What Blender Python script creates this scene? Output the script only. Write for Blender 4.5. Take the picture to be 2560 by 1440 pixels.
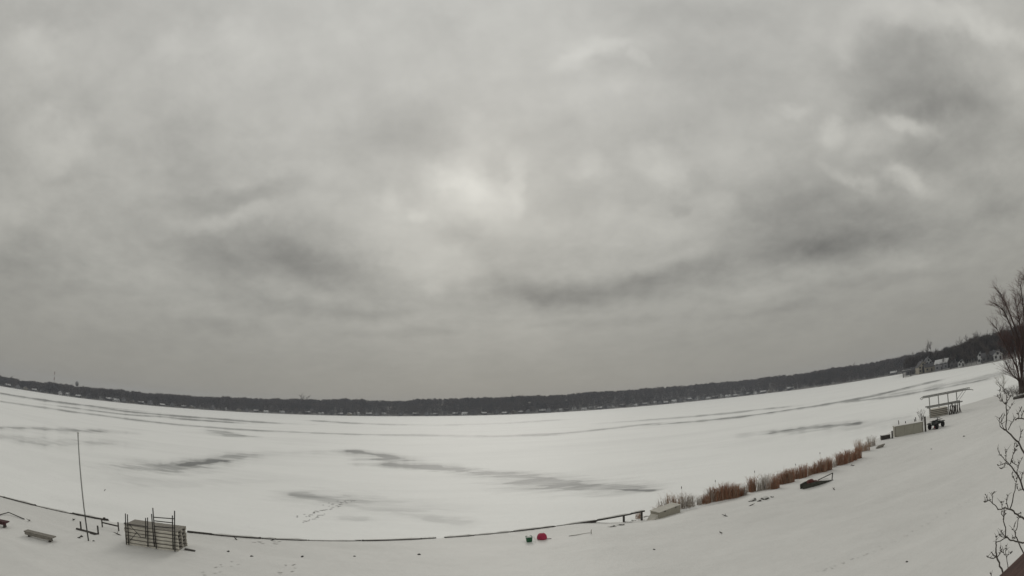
import bpy, bmesh, math, random
import numpy as np
from mathutils import Vector, Matrix

R = math.radians
for o in list(bpy.data.objects):
    bpy.data.objects.remove(o)
sc = bpy.context.scene
COL = sc.collection
random.seed(7)

# ------------------------------------------------------------------ camera
EYE = Vector((0.0, 0.0, 7.0))            # lens on a house wall, 7 m above the ice
PITCH, ROLL = R(14.37), R(-2.26)
FPX = 1220.0                              # equidistant wide-angle lens, pixels per radian in a 2560 wide frame
_right = Vector((1, 0, 0))
_up = Vector((0, -math.sin(PITCH), math.cos(PITCH)))
_fwd = Vector((0, math.cos(PITCH), math.sin(PITCH)))
CX = math.cos(ROLL) * _right + math.sin(ROLL) * _up
CY = -math.sin(ROLL) * _right + math.cos(ROLL) * _up
cam_d = bpy.data.cameras.new('camera')
cam = bpy.data.objects.new('camera', cam_d)
COL.objects.link(cam)
M = Matrix.Identity(4)
for i in range(3):
    M[i][0], M[i][1], M[i][2], M[i][3] = CX[i], CY[i], -_fwd[i], EYE[i]
cam.matrix_world = M
cam_d.type = 'PANO'
cam_d.panorama_type = 'FISHEYE_LENS_POLYNOMIAL'
cam_d.sensor_fit = 'HORIZONTAL'
cam_d.sensor_width = 36.0
cam_d.fisheye_fov = R(200)
cam_d.fisheye_polynomial_k0 = 0.0
cam_d.fisheye_polynomial_k1 = -1.0 / (FPX / 2560 * 36.0)
cam_d.fisheye_polynomial_k2 = 0.0
cam_d.fisheye_polynomial_k3 = 0.0
cam_d.fisheye_polynomial_k4 = 0.0
cam_d.clip_start = 0.05
cam_d.clip_end = 6000
sc.camera = cam

def ray(px, py):
    x, y = px - 1280.0, 720.0 - py
    r = math.hypot(x, y) or 1e-6
    t = r / FPX
    return (CX * (x / r) + CY * (y / r)) * math.sin(t) + _fwd * math.cos(t)

def azel(px, py):
    d = ray(px, py)
    return math.degrees(math.atan2(d.x, d.y)), math.degrees(math.asin(d.z))

# ------------------------------------------------------------------ exposure, engine
sc.view_settings.view_transform = 'Standard'
sc.view_settings.look = 'None'
sc.view_settings.exposure = 0.0
sc.view_settings.gamma = 1.0
sc.view_settings.use_curve_mapping = False
sc.render.engine = 'CYCLES'
sc.cycles.use_denoising = True
sc.cycles.max_bounces = 6
sc.cycles.volume_bounces = 0
sc.cycles.use_adaptive_sampling = True
sc.cycles.adaptive_threshold = 0.01

# ------------------------------------------------------------------ sky
SUN_AZ, SUN_EL = R(-3), R(29)
world = bpy.data.worlds.new('World')
sc.world = world
world.use_nodes = True

class NT:
    """small helper around a node tree"""
    def __init__(self, tree):
        self.t = tree
        self.n = tree.nodes
        self.l = tree.links
    def new(self, kind, **kw):
        nd = self.n.new(kind)
        for k, v in kw.items():
            setattr(nd, k, v)
        return nd
    def put(self, sock, v):
        if v is None:
            return
        if isinstance(v, bpy.types.NodeSocket):
            self.l.new(v, sock)
        else:
            sock.default_value = v
    def math(self, op, a, b=None, c=None, clamp=False):
        nd = self.new('ShaderNodeMath', operation=op, use_clamp=clamp)
        self.put(nd.inputs[0], a); self.put(nd.inputs[1], b); self.put(nd.inputs[2], c)
        return nd.outputs[0]
    def vmath(self, op, a, b=None, out=0):
        nd = self.new('ShaderNodeVectorMath', operation=op)
        self.put(nd.inputs[0], a)
        if b is not None:
            self.put(nd.inputs[3 if op == 'SCALE' else 1], b)
        return nd.outputs[out]
    def noise(self, vec, scale, detail=4, rough=0.55, dist=0.0, col=False):
        nd = self.new('ShaderNodeTexNoise')
        self.put(nd.inputs['Vector'], vec)
        nd.inputs['Scale'].default_value = scale
        nd.inputs['Detail'].default_value = detail
        nd.inputs['Roughness'].default_value = rough
        nd.inputs['Distortion'].default_value = dist
        return nd.outputs['Color' if col else 'Fac']
    def rng(self, v, a, b, c, d, smooth=False):
        nd = self.new('ShaderNodeMapRange')
        if smooth:
            nd.interpolation_type = 'SMOOTHSTEP'
        self.put(nd.inputs[0], v)
        for k, q in zip((1, 2, 3, 4), (a, b, c, d)):
            self.put(nd.inputs[k], q)
        return nd.outputs[0]
    def ramp(self, v, stops):
        nd = self.new('ShaderNodeValToRGB')
        self.put(nd.inputs[0], v)
        e = nd.color_ramp.elements
        while len(e) < len(stops):
            e.new(0.5)
        for k, (p, c) in enumerate(stops):
            e[k].position = p
            e[k].color = (*c, 1) if len(c) == 3 else c
        return nd.outputs[0]
    def mix(self, f, a, b, blend='MIX'):
        nd = self.new('ShaderNodeMix', data_type='RGBA', blend_type=blend)
        self.put(nd.inputs[0], f)
        self.put(nd.inputs[6], (*a, 1) if isinstance(a, tuple) and len(a) == 3 else a)
        self.put(nd.inputs[7], (*b, 1) if isinstance(b, tuple) and len(b) == 3 else b)
        return nd.outputs[2]

w = NT(world.node_tree)
w.n.clear()
tc = w.new('ShaderNodeTexCoord')
sep = w.new('ShaderNodeSeparateXYZ')
dirn = w.vmath('NORMALIZE', tc.outputs['Generated'])
w.l.new(dirn, sep.inputs[0])
dx, dy, dz = sep.outputs
zc = w.math('MAXIMUM', dz, 0.0)
den = w.math('ADD', zc, 0.26)
comb = w.new('ShaderNodeCombineXYZ')
w.l.new(w.math('DIVIDE', dx, den), comb.inputs[0])
w.l.new(w.math('DIVIDE', dy, den), comb.inputs[1])
comb.inputs[2].default_value = 3.7
P = comb.outputs[0]
n1 = w.noise(P, 1.5, 6, 0.5, 0.1)
n2 = w.noise(w.vmath('ADD', P, (7.3, 2.1, 0)), 4.2, 6, 0.55, 0.15)
n5 = w.noise(w.vmath('ADD', P, (1.3, 8.1, 0)), 11.0, 4, 0.6, 0.2)
deg = 180 / math.pi
el = w.math('MULTIPLY', w.math('ARCSINE', dz), deg)
# the billows are ragged: look them up along a slightly shaken direction
wob = w.vmath('SCALE', w.vmath('SUBTRACT', w.noise(dirn, 4.5, 4, 0.6, 0.0, True), (0.5, 0.5, 0.5)), 0.16)
wob2 = w.vmath('SCALE', w.vmath('SUBTRACT', w.noise(dirn, 17.0, 3, 0.6, 0.0, True), (0.5, 0.5, 0.5)), 0.045)
wsc = w.new('ShaderNodeCombineXYZ')
w.l.new(w.rng(el, 6.0, 26.0, 0.18, 0.9), wsc.inputs[2]); wsc.inputs[0].default_value = 1.0; wsc.inputs[1].default_value = 1.0
dw = w.vmath('ADD', dirn, w.vmath('MULTIPLY', w.vmath('ADD', wob, wob2), wsc.outputs[0]))
# clouds seen in the photograph: pixel, half size in pixels, tilt in degrees, gain
LUMPS = [
    (560, 88, 70, 34, 0, .05), (420, 118, 60, 28, 0, .05), (640, 130, 80, 45, 0, .04), (95, 100, 90, 40, 0, .04), (125, 350, 95, 75, 0, .075), (205, 350, 40, 60, 0, .04),
    (1175, 362, 45, 50, 0, .06), (1140, 440, 85, 50, 0, .12), (1185, 500, 130, 70, 0, .13), (975, 506, 28, 28, 0, .06), (1045, 537, 22, 22, 0, .05), (1010, 562, 120, 60, 0, .07),
    (530, 555, 130, 26, 8, .06), (1090, 725, 36, 20, 0, .05), (1020, 640, 95, 60, 0, .06), (1125, 675, 75, 50, 0, .06), (60, 480, 120, 40, 0, .03),
    (595, 488, 190, 28, 4, -.08), (650, 640, 250, 78, -6, -.125), (820, 680, 180, 48, -14, -.07), (750, 768, 240, 22, -4, -.055), (530, 812, 170, 18, -3, -.04), (1030, 832, 130, 14, 0, -.04),
    (1030, 350, 190, 85, 0, -.075), (440, 362, 170, 115, 0, -.045), (40, 625, 120, 62, 0, -.055), (145, 437, 55, 22, 10, -.045), (155, 722, 170, 18, 0, -.03), (190, 230, 110, 50, 0, -.035), (940, 780, 90, 15, 0, -.035), (90, 15, 150, 40, 0, -.05),
    (1492, 125, 100, 32, 8, .085), (1405, 165, 65, 28, 20, .065), (1582, 168, 22, 26, 0, .05), (1435, 240, 130, 55, 0, .04), (1655, 437, 62, 38, 0, .085), (1485, 425, 50, 32, 0, .065), (1640, 372, 45, 30, 0, .04),
    (1295, 465, 20, 75, 0, .06), (1790, 520, 65, 32, 0, .05), (2068, 318, 36, 38, 0, .085), (2280, 306, 62, 22, 0, .11), (1968, 275, 45, 22, 0, .055), (2118, 94, 45, 38, 0, .065), (2168, 375, 65, 28, 20, .055),
    (2274, 462, 72, 22, -8, .115), (2110, 450, 55, 17, -25, .075), (2165, 487, 34, 22, -30, .06), (1780, 387, 100, 42, 0, .035), (1842, 725, 130, 18, 0, .035), (2260, 656, 66, 26, 0, .035), (1560, 562, 240, 52, 0, .055), (2340, 50, 220, 38, 0, .07), (2500, 96, 66, 34, 0, .05),
    (2292, 190, 165, 105, 0, -.15), (2155, 250, 62, 62, 0, -.06), (2310, 250, 140, 38, 0, -.05), (2310, 382, 180, 42, 8, -.09), (2500, 300, 110, 62, 0, -.07), (2030, 530, 225, 88, 8, -.12), (2215, 600, 270, 62, 6, -.07),
    (2030, 632, 250, 40, 6, -.085), (2530, 520, 66, 28, 0, -.06), (2470, 450, 110, 32, 0, -.04), (1500, 727, 340, 40, 3, -.125), (1717, 675, 120, 25, 12, -.09), (1342, 718, 130, 36, 0, -.07), (1690, 525, 28, 16, 0, -.05),
    (1780, 156, 210, 115, 0, -.045), (1790, 22, 170, 42, 0, -.05), (1967, 775, 160, 14, 4, -.035), (1500, 800, 260, 13, 0, -.03), (2217, 706, 230, 16, 8, -.035), (1686, 350, 95, 42, 0, -.03),
]
tot = None
for (px, py, sx, sy, tilt, gn) in LUMPS:
    c = ray(px, py)
    ux = (ray(px + 2, py) - ray(px - 2, py)); uy = (ray(px, py - 2) - ray(px, py + 2))
    uy = (uy - c * uy.dot(c)).normalized(); ux = (ux - c * ux.dot(c)); ux = (ux - uy * ux.dot(uy)).normalized()
    ct, st_ = math.cos(R(tilt)), math.sin(R(tilt))
    ux, uy = ux * ct + uy * st_, uy * ct - ux * st_
    mp = w.new('ShaderNodeMapping', vector_type='TEXTURE')
    mp.inputs['Rotation'].default_value = Matrix((ux, uy, ux.cross(uy))).transposed().to_euler()
    mp.inputs['Scale'].default_value = (sx / FPX, sy / FPX, 1e5)
    w.l.new(dw, mp.inputs['Vector'])
    q = w.vmath('LENGTH', mp.outputs[0], out=1)
    k = w.rng(q, 0.15, 1.55, gn * (1.0 if gn > 0 else 0.92), 0.0, True)
    tot = k if tot is None else w.math('ADD', tot, k)
base = w.new('ShaderNodeFloatCurve')
cm = base.mapping.curves[0]
w.l.new(w.math('DIVIDE', el, 90.0, clamp=True), base.inputs[1])
for k, (p, v) in enumerate([(0.0, 0.285), (0.05, 0.295), (0.12, 0.352), (0.22, 0.405), (0.35, 0.46), (1.0, 0.465)]):
    if k == 0:
        cm.points[0].location = (p, v)
    elif p == 1.0:
        cm.points[-1].location = (p, v)
    else:
        cm.points.new(p, v)
base.mapping.update()
amp = w.rng(el, 1.0, 14.0, 0.10, 1.0)
tex = w.math('ADD', w.math('MULTIPLY', w.math('SUBTRACT', n1, 0.5), 0.10), w.math('MULTIPLY', w.math('SUBTRACT', n2, 0.5), 0.12))
n6 = w.noise(dirn, 7.0, 5, 0.6, 0.2)
tex = w.math('ADD', tex, w.math('MULTIPLY', w.math('SUBTRACT', n5, 0.5), 0.10))
tex = w.math('ADD', tex, w.math('MULTIPLY', w.math('SUBTRACT', n6, 0.5), 0.12))
lum = w.math('ADD', base.outputs[0], w.math('MULTIPLY', tex, amp))
lum = w.math('ADD', lum, tot)
# thin cloud in front of the sun is brighter over a wide angle
sdir = (math.sin(SUN_AZ) * math.cos(SUN_EL), math.cos(SUN_AZ) * math.cos(SUN_EL), math.sin(SUN_EL))
cosg = w.vmath('DOT_PRODUCT', dirn, sdir, out=1)
glow = w.math('MULTIPLY', w.math('POWER', w.math('MAXIMUM', cosg, 0.0), 10.0), 0.05)
lum = w.math('ADD', lum, glow)
lum = w.math('MINIMUM', w.math('MAXIMUM', lum, 0.16), 0.80)
tint = w.ramp(w.math('DIVIDE', el, 60.0, clamp=True), [(0.0, (1.045, 1.00, 0.885)), (0.2, (1.022, 1.0, 0.905)), (0.6, (1.015, 1.0, 0.932)), (1.0, (1.005, 1.0, 0.945))])
ccol = w.vmath('SCALE', tint, lum)
sky = w.new('ShaderNodeTexSky', sky_type='NISHITA', sun_disc=False)
sky.sun_elevation = SUN_EL
sky.sun_rotation = SUN_AZ
sky.altitude = 200
skyc = w.vmath('SCALE', sky.outputs[0], 0.06)
mixed = w.mix(0.97, skyc, ccol)
bg = w.new('ShaderNodeBackground')
bg.inputs[1].default_value = 1.0
w.l.new(mixed, bg.inputs[0])
wo = w.new('ShaderNodeOutputWorld')
w.l.new(bg.outputs[0], wo.inputs[0])

# the veiled sun
sun_d = bpy.data.lights.new('sun', 'SUN')
sun_d.energy = 0.74
sun_d.angle = R(25)
sun_d.color = (1.0, 0.97, 0.90)
sun = bpy.data.objects.new('sun', sun_d)
COL.objects.link(sun)
sun.location = (0, 0, 60)
sun.rotation_euler = Vector(sdir).to_track_quat('Z', 'Y').to_euler()

# ------------------------------------------------------------------ materials
MATS = {}
def mat(name, col, rough=0.8, var=0.0, scale=5.0, metal=0.0, bump=0.0, col2=None, spec=0.3, stretch=None, detail=5, coord='Object'):
    if name in MATS:
        return MATS[name]
    m = bpy.data.materials.new(name)
    m.use_nodes = True
    t = NT(m.node_tree)
    b = t.n['Principled BSDF']
    b.inputs['Roughness'].default_value = rough
    b.inputs['Metallic'].default_value = metal
    b.inputs['Specular IOR Level'].default_value = spec
    if var or col2 or bump:
        c = t.new('ShaderNodeTexCoord')
        v = c.outputs[coord]
        if stretch:
            v = t.vmath('MULTIPLY', v, stretch)
        n = t.noise(v, scale, detail, 0.6)
        c2 = col2 or tuple(min(1, q * (1 + var)) for q in col)
        c1 = col if col2 else tuple(q * (1 - var) for q in col)
        t.l.new(t.ramp(n, [(0.32, c1), (0.68, c2)]), b.inputs['Base Color'])
        if bump:
            bp = t.new('ShaderNodeBump')
            bp.inputs['Strength'].default_value = bump
            bp.inputs['Distance'].default_value = 0.05
            t.l.new(n, bp.inputs['Height'])
            t.l.new(bp.outputs[0], b.inputs['Normal'])
    else:
        b.inputs['Base Color'].default_value = (*col, 1)
    MATS[name] = m
    return m

def snow_base(t, b, SNOW_A=(0.82, 0.825, 0.81), SNOW_B=(0.89, 0.895, 0.88)):
    geo = t.new('ShaderNodeNewGeometry')
    pos = geo.outputs['Position']
    big = t.noise(pos, 0.07, 5, 0.6, 0.4)
    fine = t.noise(pos, 1.7, 6, 0.65)
    drift = t.noise(t.vmath('MULTIPLY', pos, (0.25, 1.1, 1.0)), 0.5, 5, 0.55, 0.6)
    f = t.math('ADD', t.math('MULTIPLY', big, 0.45), t.math('MULTIPLY', fine, 0.2))
    f = t.math('ADD', f, t.math('MULTIPLY', drift, 0.35))
    bp = t.new('ShaderNodeBump')
    bp.inputs['Strength'].default_value = 0.65
    bp.inputs['Distance'].default_value = 0.06
    t.l.new(t.math('ADD', fine, t.math('MULTIPLY', drift, 1.5)), bp.inputs['Height'])
    t.l.new(bp.outputs[0], b.inputs['Normal'])
    b.inputs['Roughness'].default_value = 0.62
    b.inputs['Specular IOR Level'].default_value = 0.25
    return pos, t.ramp(f, [(0.30, SNOW_A), (0.70, SNOW_B)])

snow_m = bpy.data.materials.new('shore_snow'); snow_m.use_nodes = True
t = NT(snow_m.node_tree); b = t.n['Principled BSDF']
pos, c = snow_base(t, b, (0.59, 0.585, 0.565), (0.74, 0.735, 0.715))
t.l.new(c, b.inputs['Base Color'])
MATS['snow'] = snow_m

# ------------------------------------------------------------------ mesh helpers
class MB:
    def __init__(self):
        self.v, self.f = [], []
    def add(self, vs, fs):
        k = len(self.v)
        self.v += [tuple(p) for p in vs]
        self.f += [tuple(i + k for i in q) for q in fs]
        return self
    def box(self, c, s, rot=None):
        hx, hy, hz = s[0] / 2, s[1] / 2, s[2] / 2
        vs = [Vector((x, y, z)) for x in (-hx, hx) for y in (-hy, hy) for z in (-hz, hz)]
        if rot is not None:
            vs = [rot @ p for p in vs]
        c = Vector(c)
        return self.add([p + c for p in vs], [(0, 1, 3, 2), (4, 6, 7, 5), (0, 4, 5, 1), (2, 3, 7, 6), (0, 2, 6, 4), (1, 5, 7, 3)])
    def bar(self, a, b_, wx, wz, up=(0, 0, 1)):
        a, b_ = Vector(a), Vector(b_)
        d = b_ - a
        L = d.length
        x = d / L
        up = Vector(up)
        if abs(x.dot(up)) > 0.95:
            up = Vector((1, 0, 0))
        y = up.cross(x).normalized()
        z = x.cross(y)
        return self.box((a + b_) / 2, (L, wx, wz), Matrix((x, y, z)).transposed())
    def tube(self, pts, rad, n=6, cap=True):
        pts = [Vector(p) for p in pts]
        rad = rad if isinstance(rad, (list, tuple)) else [rad] * len(pts)
        k = len(self.v)
        u = None
        for i, p in enumerate(pts):
            d = (pts[min(i + 1, len(pts) - 1)] - pts[max(i - 1, 0)]).normalized()
            if u is None:
                u = d.orthogonal().normalized()
            u = (u - d * u.dot(d))
            u = u.normalized() if u.length > 1e-6 else d.orthogonal().normalized()
            w_ = d.cross(u)
            for j in range(n):
                a = 2 * math.pi * j / n
                self.v.append(tuple(p + (u * math.cos(a) + w_ * math.sin(a)) * rad[i]))
        for i in range(len(pts) - 1):
            for j in range(n):
                a, b_ = k + i * n + j, k + i * n + (j + 1) % n
                self.f.append((a, b_, b_ + n, a + n))
        if cap:
            self.f.append(tuple(k + j for j in reversed(range(n))))
            self.f.append(tuple(k + (len(pts) - 1) * n + j for j in range(n)))
        return self
    def lathe(self, prof, n=16, c=(0, 0, 0), axis='z'):
        k = len(self.v)
        for (r, z) in prof:
            for j in range(n):
                a = 2 * math.pi * j / n
                p = (r * math.cos(a), r * math.sin(a), z)
                if axis == 'y':
                    p = (p[0], p[2], p[1])
                elif axis == 'x':
                    p = (p[2], p[0], p[1])
                self.v.append((p[0] + c[0], p[1] + c[1], p[2] + c[2]))
        for i in range(len(prof) - 1):
            for j in range(n):
                a, b_ = k + i * n + j, k + i * n + (j + 1) % n
                self.f.append((a, b_, b_ + n, a + n))
        self.f.append(tuple(k + j for j in reversed(range(n))))
        self.f.append(tuple(k + (len(prof) - 1) * n + j for j in range(n)))
        return self
    def mesh(self, name, m, smooth=False):
        me = bpy.data.meshes.new(name)
        me.from_pydata(self.v, [], self.f)
        me.update()
        bm = bmesh.new(); bm.from_mesh(me)
        bmesh.ops.recalc_face_normals(bm, faces=bm.faces)
        bm.to_mesh(me); bm.free()
        if smooth:
            for p in me.polygons:
                p.use_smooth = True
        me.materials.append(MATS[m] if isinstance(m, str) else m)
        return me
    def build(self, name, m, parent=None, smooth=False, bevel=0.0):
        return link(name, self.mesh(name, m, smooth), parent, bevel=bevel)

def link(name, me, parent=None, loc=None, rz=0.0, bevel=0.0):
    o = bpy.data.objects.new(name, me)
    COL.objects.link(o)
    if parent is not None:
        o.parent = parent
    if loc is not None:
        o.location = loc
    o.rotation_euler.z = rz
    if bevel:
        bv = o.modifiers.new('bevel', 'BEVEL')
        bv.width = bevel
        bv.segments = 2
    return o

def tag(o, label, cat, group=None, kind=None):
    if label:
        o['label'] = label
    if cat:
        o['category'] = cat
    if group:
        o['group'] = group
    if kind:
        o['kind'] = kind
    return o

def thing(name, label, cat, loc=(0, 0, 0), rz=0.0, group=None):
    o = bpy.data.objects.new(name, None)
    COL.objects.link(o)
    o.empty_display_size = 0.2
    o.location = loc
    o.rotation_euler = (0, 0, rz)
    return tag(o, label, cat, group)

def raw_mesh(name, v, f, m, smooth=False):
    me = bpy.data.meshes.new(name)
    v = np.asarray(v, np.float32); f = np.asarray(f, np.int32)
    me.vertices.add(len(v)); me.vertices.foreach_set('co', v.ravel())
    k = f.shape[1]
    me.loops.add(f.size); me.loops.foreach_set('vertex_index', f.ravel())
    me.polygons.add(len(f)); me.polygons.foreach_set('loop_start', np.arange(0, f.size, k, dtype=np.int32))
    me.update(calc_edges=True)
    me.validate()
    if smooth:
        me.polygons.foreach_set('use_smooth', np.ones(len(f), bool))
    me.materials.append(MATS[m] if isinstance(m, str) else m)
    return me

# ------------------------------------------------------------------ near shore: shape of the land
def plane_hit(px, py, z=0.0):
    d = ray(px, py)
    k = (z - EYE.z) / d.z
    return EYE + d * k

W0, W1 = plane_hit(0, 1238, 0.66), plane_hit(1612, 1275, 0.66)
WD = (W1 - W0).normalized()
SHORE = [W0 - WD * 60, W1, Vector((13.5, 29.6, 0)), Vector((20, 32.6, 0)), Vector((26, 35.6, 0)), Vector((33, 39.8, 0)), Vector((40, 43.4, 0)),
         Vector((49, 48.5, 0)), Vector((58, 50.5, 0)), Vector((74, 48.5, 0)), Vector((110, 40, 0)), Vector((230, 0, 0))]
SH = np.array([(p.x, p.y) for p in SHORE])

def sdist(x, y):
    x = np.asarray(x, float); y = np.asarray(y, float)
    best = np.full(x.shape, 1e9); sgn = np.ones(x.shape)
    for a, b_ in zip(SH[:-1], SH[1:]):
        e = b_ - a
        tt = np.clip(((x - a[0]) * e[0] + (y - a[1]) * e[1]) / (e @ e), 0, 1)
        qx, qy = x - a[0] - e[0] * tt, y - a[1] - e[1] * tt
        d = np.hypot(qx, qy)
        cr = e[0] * (y - a[1]) - e[1] * (x - a[0])
        m_ = d < best
        best = np.where(m_, d, best)
        sgn = np.where(m_, np.where(cr > 0, -1.0, 1.0), sgn)
    return best * sgn

_ph = np.random.RandomState(3).uniform(0, 6.28, (14, 2))
_fr = np.random.RandomState(5).uniform(-1, 1, (14, 2))
def bumps(x, y):
    z = np.zeros(np.shape(x))
    for i in range(14):
        fx, fy = _fr[i] * (0.35 + 0.22 * i)
        z = z + np.sin(x * fx + y * fy + _ph[i, 0]) / (2.2 + i)
    return z

def sstep(a, b_, v):
    k = np.clip((v - a) / (b_ - a), 0, 1)
    return k * k * (3 - 2 * k)

def vnoise(x, y, seed=0):
    lat = np.random.RandomState(seed).uniform(-1, 1, (256, 256))
    xi, yi = np.floor(x).astype(int), np.floor(y).astype(int)
    fx, fy = x - xi, y - yi
    fx = fx * fx * (3 - 2 * fx); fy = fy * fy * (3 - 2 * fy)
    a = lat[xi % 256, yi % 256]; b_ = lat[(xi + 1) % 256, yi % 256]; c_ = lat[xi % 256, (yi + 1) % 256]; d_ = lat[(xi + 1) % 256, (yi + 1) % 256]
    return (a * (1 - fx) + b_ * fx) * (1 - fy) + (c_ * (1 - fx) + d_ * fx) * fy
def fbm(x, y, oct_=4, seed=0):
    return sum(vnoise(x * 2 ** k + 17 * k, y * 2 ** k + 5 * k, seed + k) / 2 ** k for k in range(oct_))

def height(x, y):
    x = np.asarray(x, float); y = np.asarray(y, float)
    s = sdist(x, y)
    wl = 1 - sstep(2.5, 7.2, x + 0 * y)
    zw = sstep(-0.55, -0.12, s) * 1.195 - 0.6 + 0.012 * np.clip(s, 0, None)
    zr = sstep(-2.0, 2.6, s) * 0.50 - 0.14 + 0.018 * np.clip(s - 1, 0, None)
    zr = np.where(s < -2, -0.14 + 0.2 * np.clip(s + 2, -3, 0), zr)
    z = zw * wl + zr * (1 - wl)
    z = z + 0.0038 * np.clip(s - 7, 0, None) ** 2
    # drift banked against the dock stack
    ax_, ay_, bx_, by_ = -16.8, 15.9, -14.2, 17.0
    tt_ = np.clip(((x - ax_) * (bx_ - ax_) + (y - ay_) * (by_ - ay_)) / ((bx_ - ax_) ** 2 + (by_ - ay_) ** 2), 0, 1)
    dq = np.hypot(x - ax_ - (bx_ - ax_) * tt_, y - ay_ - (by_ - ay_) * tt_)
    z = z + 0.07 * np.exp(-(dq / 0.7) ** 2)
    rip = 0.030 * fbm(0.45 * x + 0.25 * y + 40, 1.05 * y - 0.35 * x + 90, 3, 51) + 0.05 * vnoise(x * 0.16 + 9, y * 0.2 + 4, 61)
    return z + (bumps(x, y) * 0.026 + rip) * sstep(-0.1, 1.8, s)

def hz(x, y):
    return float(height(np.array([x]), np.array([y]))[0])

def hit(px, py, dz=0.0):
    """where the line of sight meets the snow (or the ice)"""
    d = ray(px, py)
    t_ = np.linspace(8, 120, 4000)
    X, Y, Z = d.x * t_, d.y * t_, EYE.z + d.z * t_
    H = np.maximum(height(X, Y), 0.0) + dz
    k = np.argmax(Z < H)
    if Z[k] >= H[k]:
        return plane_hit(px, py, 0)
    return Vector((X[k], Y[k], H[k]))

# ground meshes
xs = np.arange(-75, 112, 0.36); ys = np.arange(-26, 56, 0.36)
GX, GY = np.meshgrid(xs, ys)
GZ = height(GX, GY)
nx = len(xs)
idx = np.arange(GX.size).reshape(GX.shape)
quads = np.stack([idx[:-1, :-1], idx[:-1, 1:], idx[1:, 1:], idx[1:, :-1]], -1).reshape(-1, 4)
keep = GZ.ravel()[quads].max(1) > -0.35
V = np.stack([GX.ravel(), GY.ravel(), GZ.ravel()], 1)
q = quads[keep]
used, inv = np.unique(q, return_inverse=True)
land = link('ground', raw_mesh('ground', V[used], inv.reshape(-1, 4), 'snow', True))
tag(land, 'snow covered yard sloping down to the frozen lake', None, kind='structure')

# ------------------------------------------------------------------ the frozen lake
ice_m = bpy.data.materials.new('lake_snow_and_ice'); ice_m.use_nodes = True
t = NT(ice_m.node_tree); b = t.n['Principled BSDF']
pos, csnow = snow_base(t, b)
STREAKS = [  # polyline in the photograph, half width there in pixels, strength
    ([(5, 983), (48, 991), (130, 1003), (235, 1016), (330, 1030), (420, 1038), (500, 1044)], 1.5, 0.8),
    ([(0, 1003), (130, 1022), (265, 1040), (400, 1057), (560, 1071), (720, 1080), (900, 1086), (1050, 1087)], 1.4, 0.55),
    ([(180, 1019), (310, 1036), (395, 1041)], 1.3, 0.7), ([(480, 1049), (530, 1053)], 1.4, 0.8), ([(560, 1049), (690, 1058)], 1.3, 0.7),
    ([(780, 1051), (880, 1058), (1000, 1062)], 1.3, 0.65), ([(1140, 1062), (1260, 1058), (1370, 1051)], 1.3, 0.6),
    ([(1000, 1088), (1200, 1090), (1290, 1089), (1440, 1080), (1640, 1058)], 1.5, 0.7), ([(1230, 1091), (1370, 1087)], 1.6, 0.85),
    ([(1560, 1054), (1700, 1044), (1900, 1024), (1960, 1018)], 1.4, 0.5), ([(1640, 1062), (1900, 1036), (2160, 994), (2240, 976), (2335, 953)], 1.6, 0.7),
    ([(2150, 1001), (2260, 986), (2420, 958)], 1.7, 0.6), ([(2260, 980), (2460, 945), (2540, 925)], 2.6, 0.3), ([(2330, 968), (2520, 930)], 3, 0.3),
    ([(0, 1072), (120, 1074), (275, 1078)], 3.5, 0.45), ([(90, 1104), (260, 1104)], 7, 0.30), ([(0, 1090), (60, 1096)], 6, 0.25),
    ([(370, 1166), (470, 1160), (540, 1152), (620, 1138)], 10, 0.45), ([(470, 1160), (560, 1152)], 4, 1.0), ([(520, 1076), (590, 1090)], 3.5, 0.5),
    ([(870, 1127), (930, 1137), (990, 1146)], 5.5, 1.0), ([(960, 1148), (1030, 1151)], 3, 0.8), ([(1000, 1160), (1090, 1166), (1170, 1178)], 5.5, 1.3), ([(1170, 1178), (1215, 1184)], 3, 0.8),
    ([(1210, 1186), (1300, 1192), (1400, 1203)], 7, 0.75), ([(1330, 1205), (1430, 1214), (1520, 1222)], 15, 0.72), ([(1520, 1224), (1615, 1231)], 4, 0.85), ([(1400, 1203), (1530, 1222)], 4, 0.45),
    ([(760, 1238), (820, 1246), (890, 1256)], 13, 0.45), ([(890, 1262), (960, 1266), (1040, 1272)], 15, 0.26), ([(860, 1294), (930, 1293)], 6, 0.22), ([(1080, 1300), (1150, 1308)], 8, 0.25), ([(1000, 1285), (1090, 1297)], 8, 0.18),
    ([(1925, 1084), (2000, 1076)], 2.6, 0.75), ([(1955, 1078), (2040, 1069), (2085, 1066)], 4.2, 0.75), ([(2030, 1067), (2140, 1061)], 3, 0.6), ([(1990, 1082), (2060, 1075)], 2.2, 0.4), ([(2130, 1066), (2260, 1050)], 8, 0.16), ([(640, 1138), (760, 1130)], 9, 0.12), ([(330, 1200), (600, 1200)], 12, 0.10),
]
# the ice sheet: rings finer towards the near shore, each vertex knowing how bare the ice is there
els = np.concatenate([np.arange(20.5, 0.36, -0.045), [0.33, 0.29, 0.25, 0.21]])
azl = np.arange(-88, 88.01, 0.2)
rr = EYE.z / np.tan(np.radians(els))
AA, RR = np.meshgrid(np.radians(azl), rr)
LX, LY = np.sin(AA) * RR, np.cos(AA) * RR
wa = 0.7 + RR * 0.012
wx = LX + fbm(LX * 0.09, LY * 0.09, 4, 11) * wa * 1.0 + fbm(LX * 0.6, LY * 0.6, 3, 15) * 0.35
wy = LY + fbm(LX * 0.09, LY * 0.09, 4, 21) * wa * 0.8 + fbm(LX * 0.6, LY * 0.6, 3, 25) * 0.35
bare = np.zeros(LX.shape); halo = np.zeros(LX.shape)
lod = np.clip(60.0 / RR, 0.12, 1.0)
rag = fbm(LX * 0.5 * lod, LY * 1.1 * lod, 5, 31) * 0.36
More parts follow.
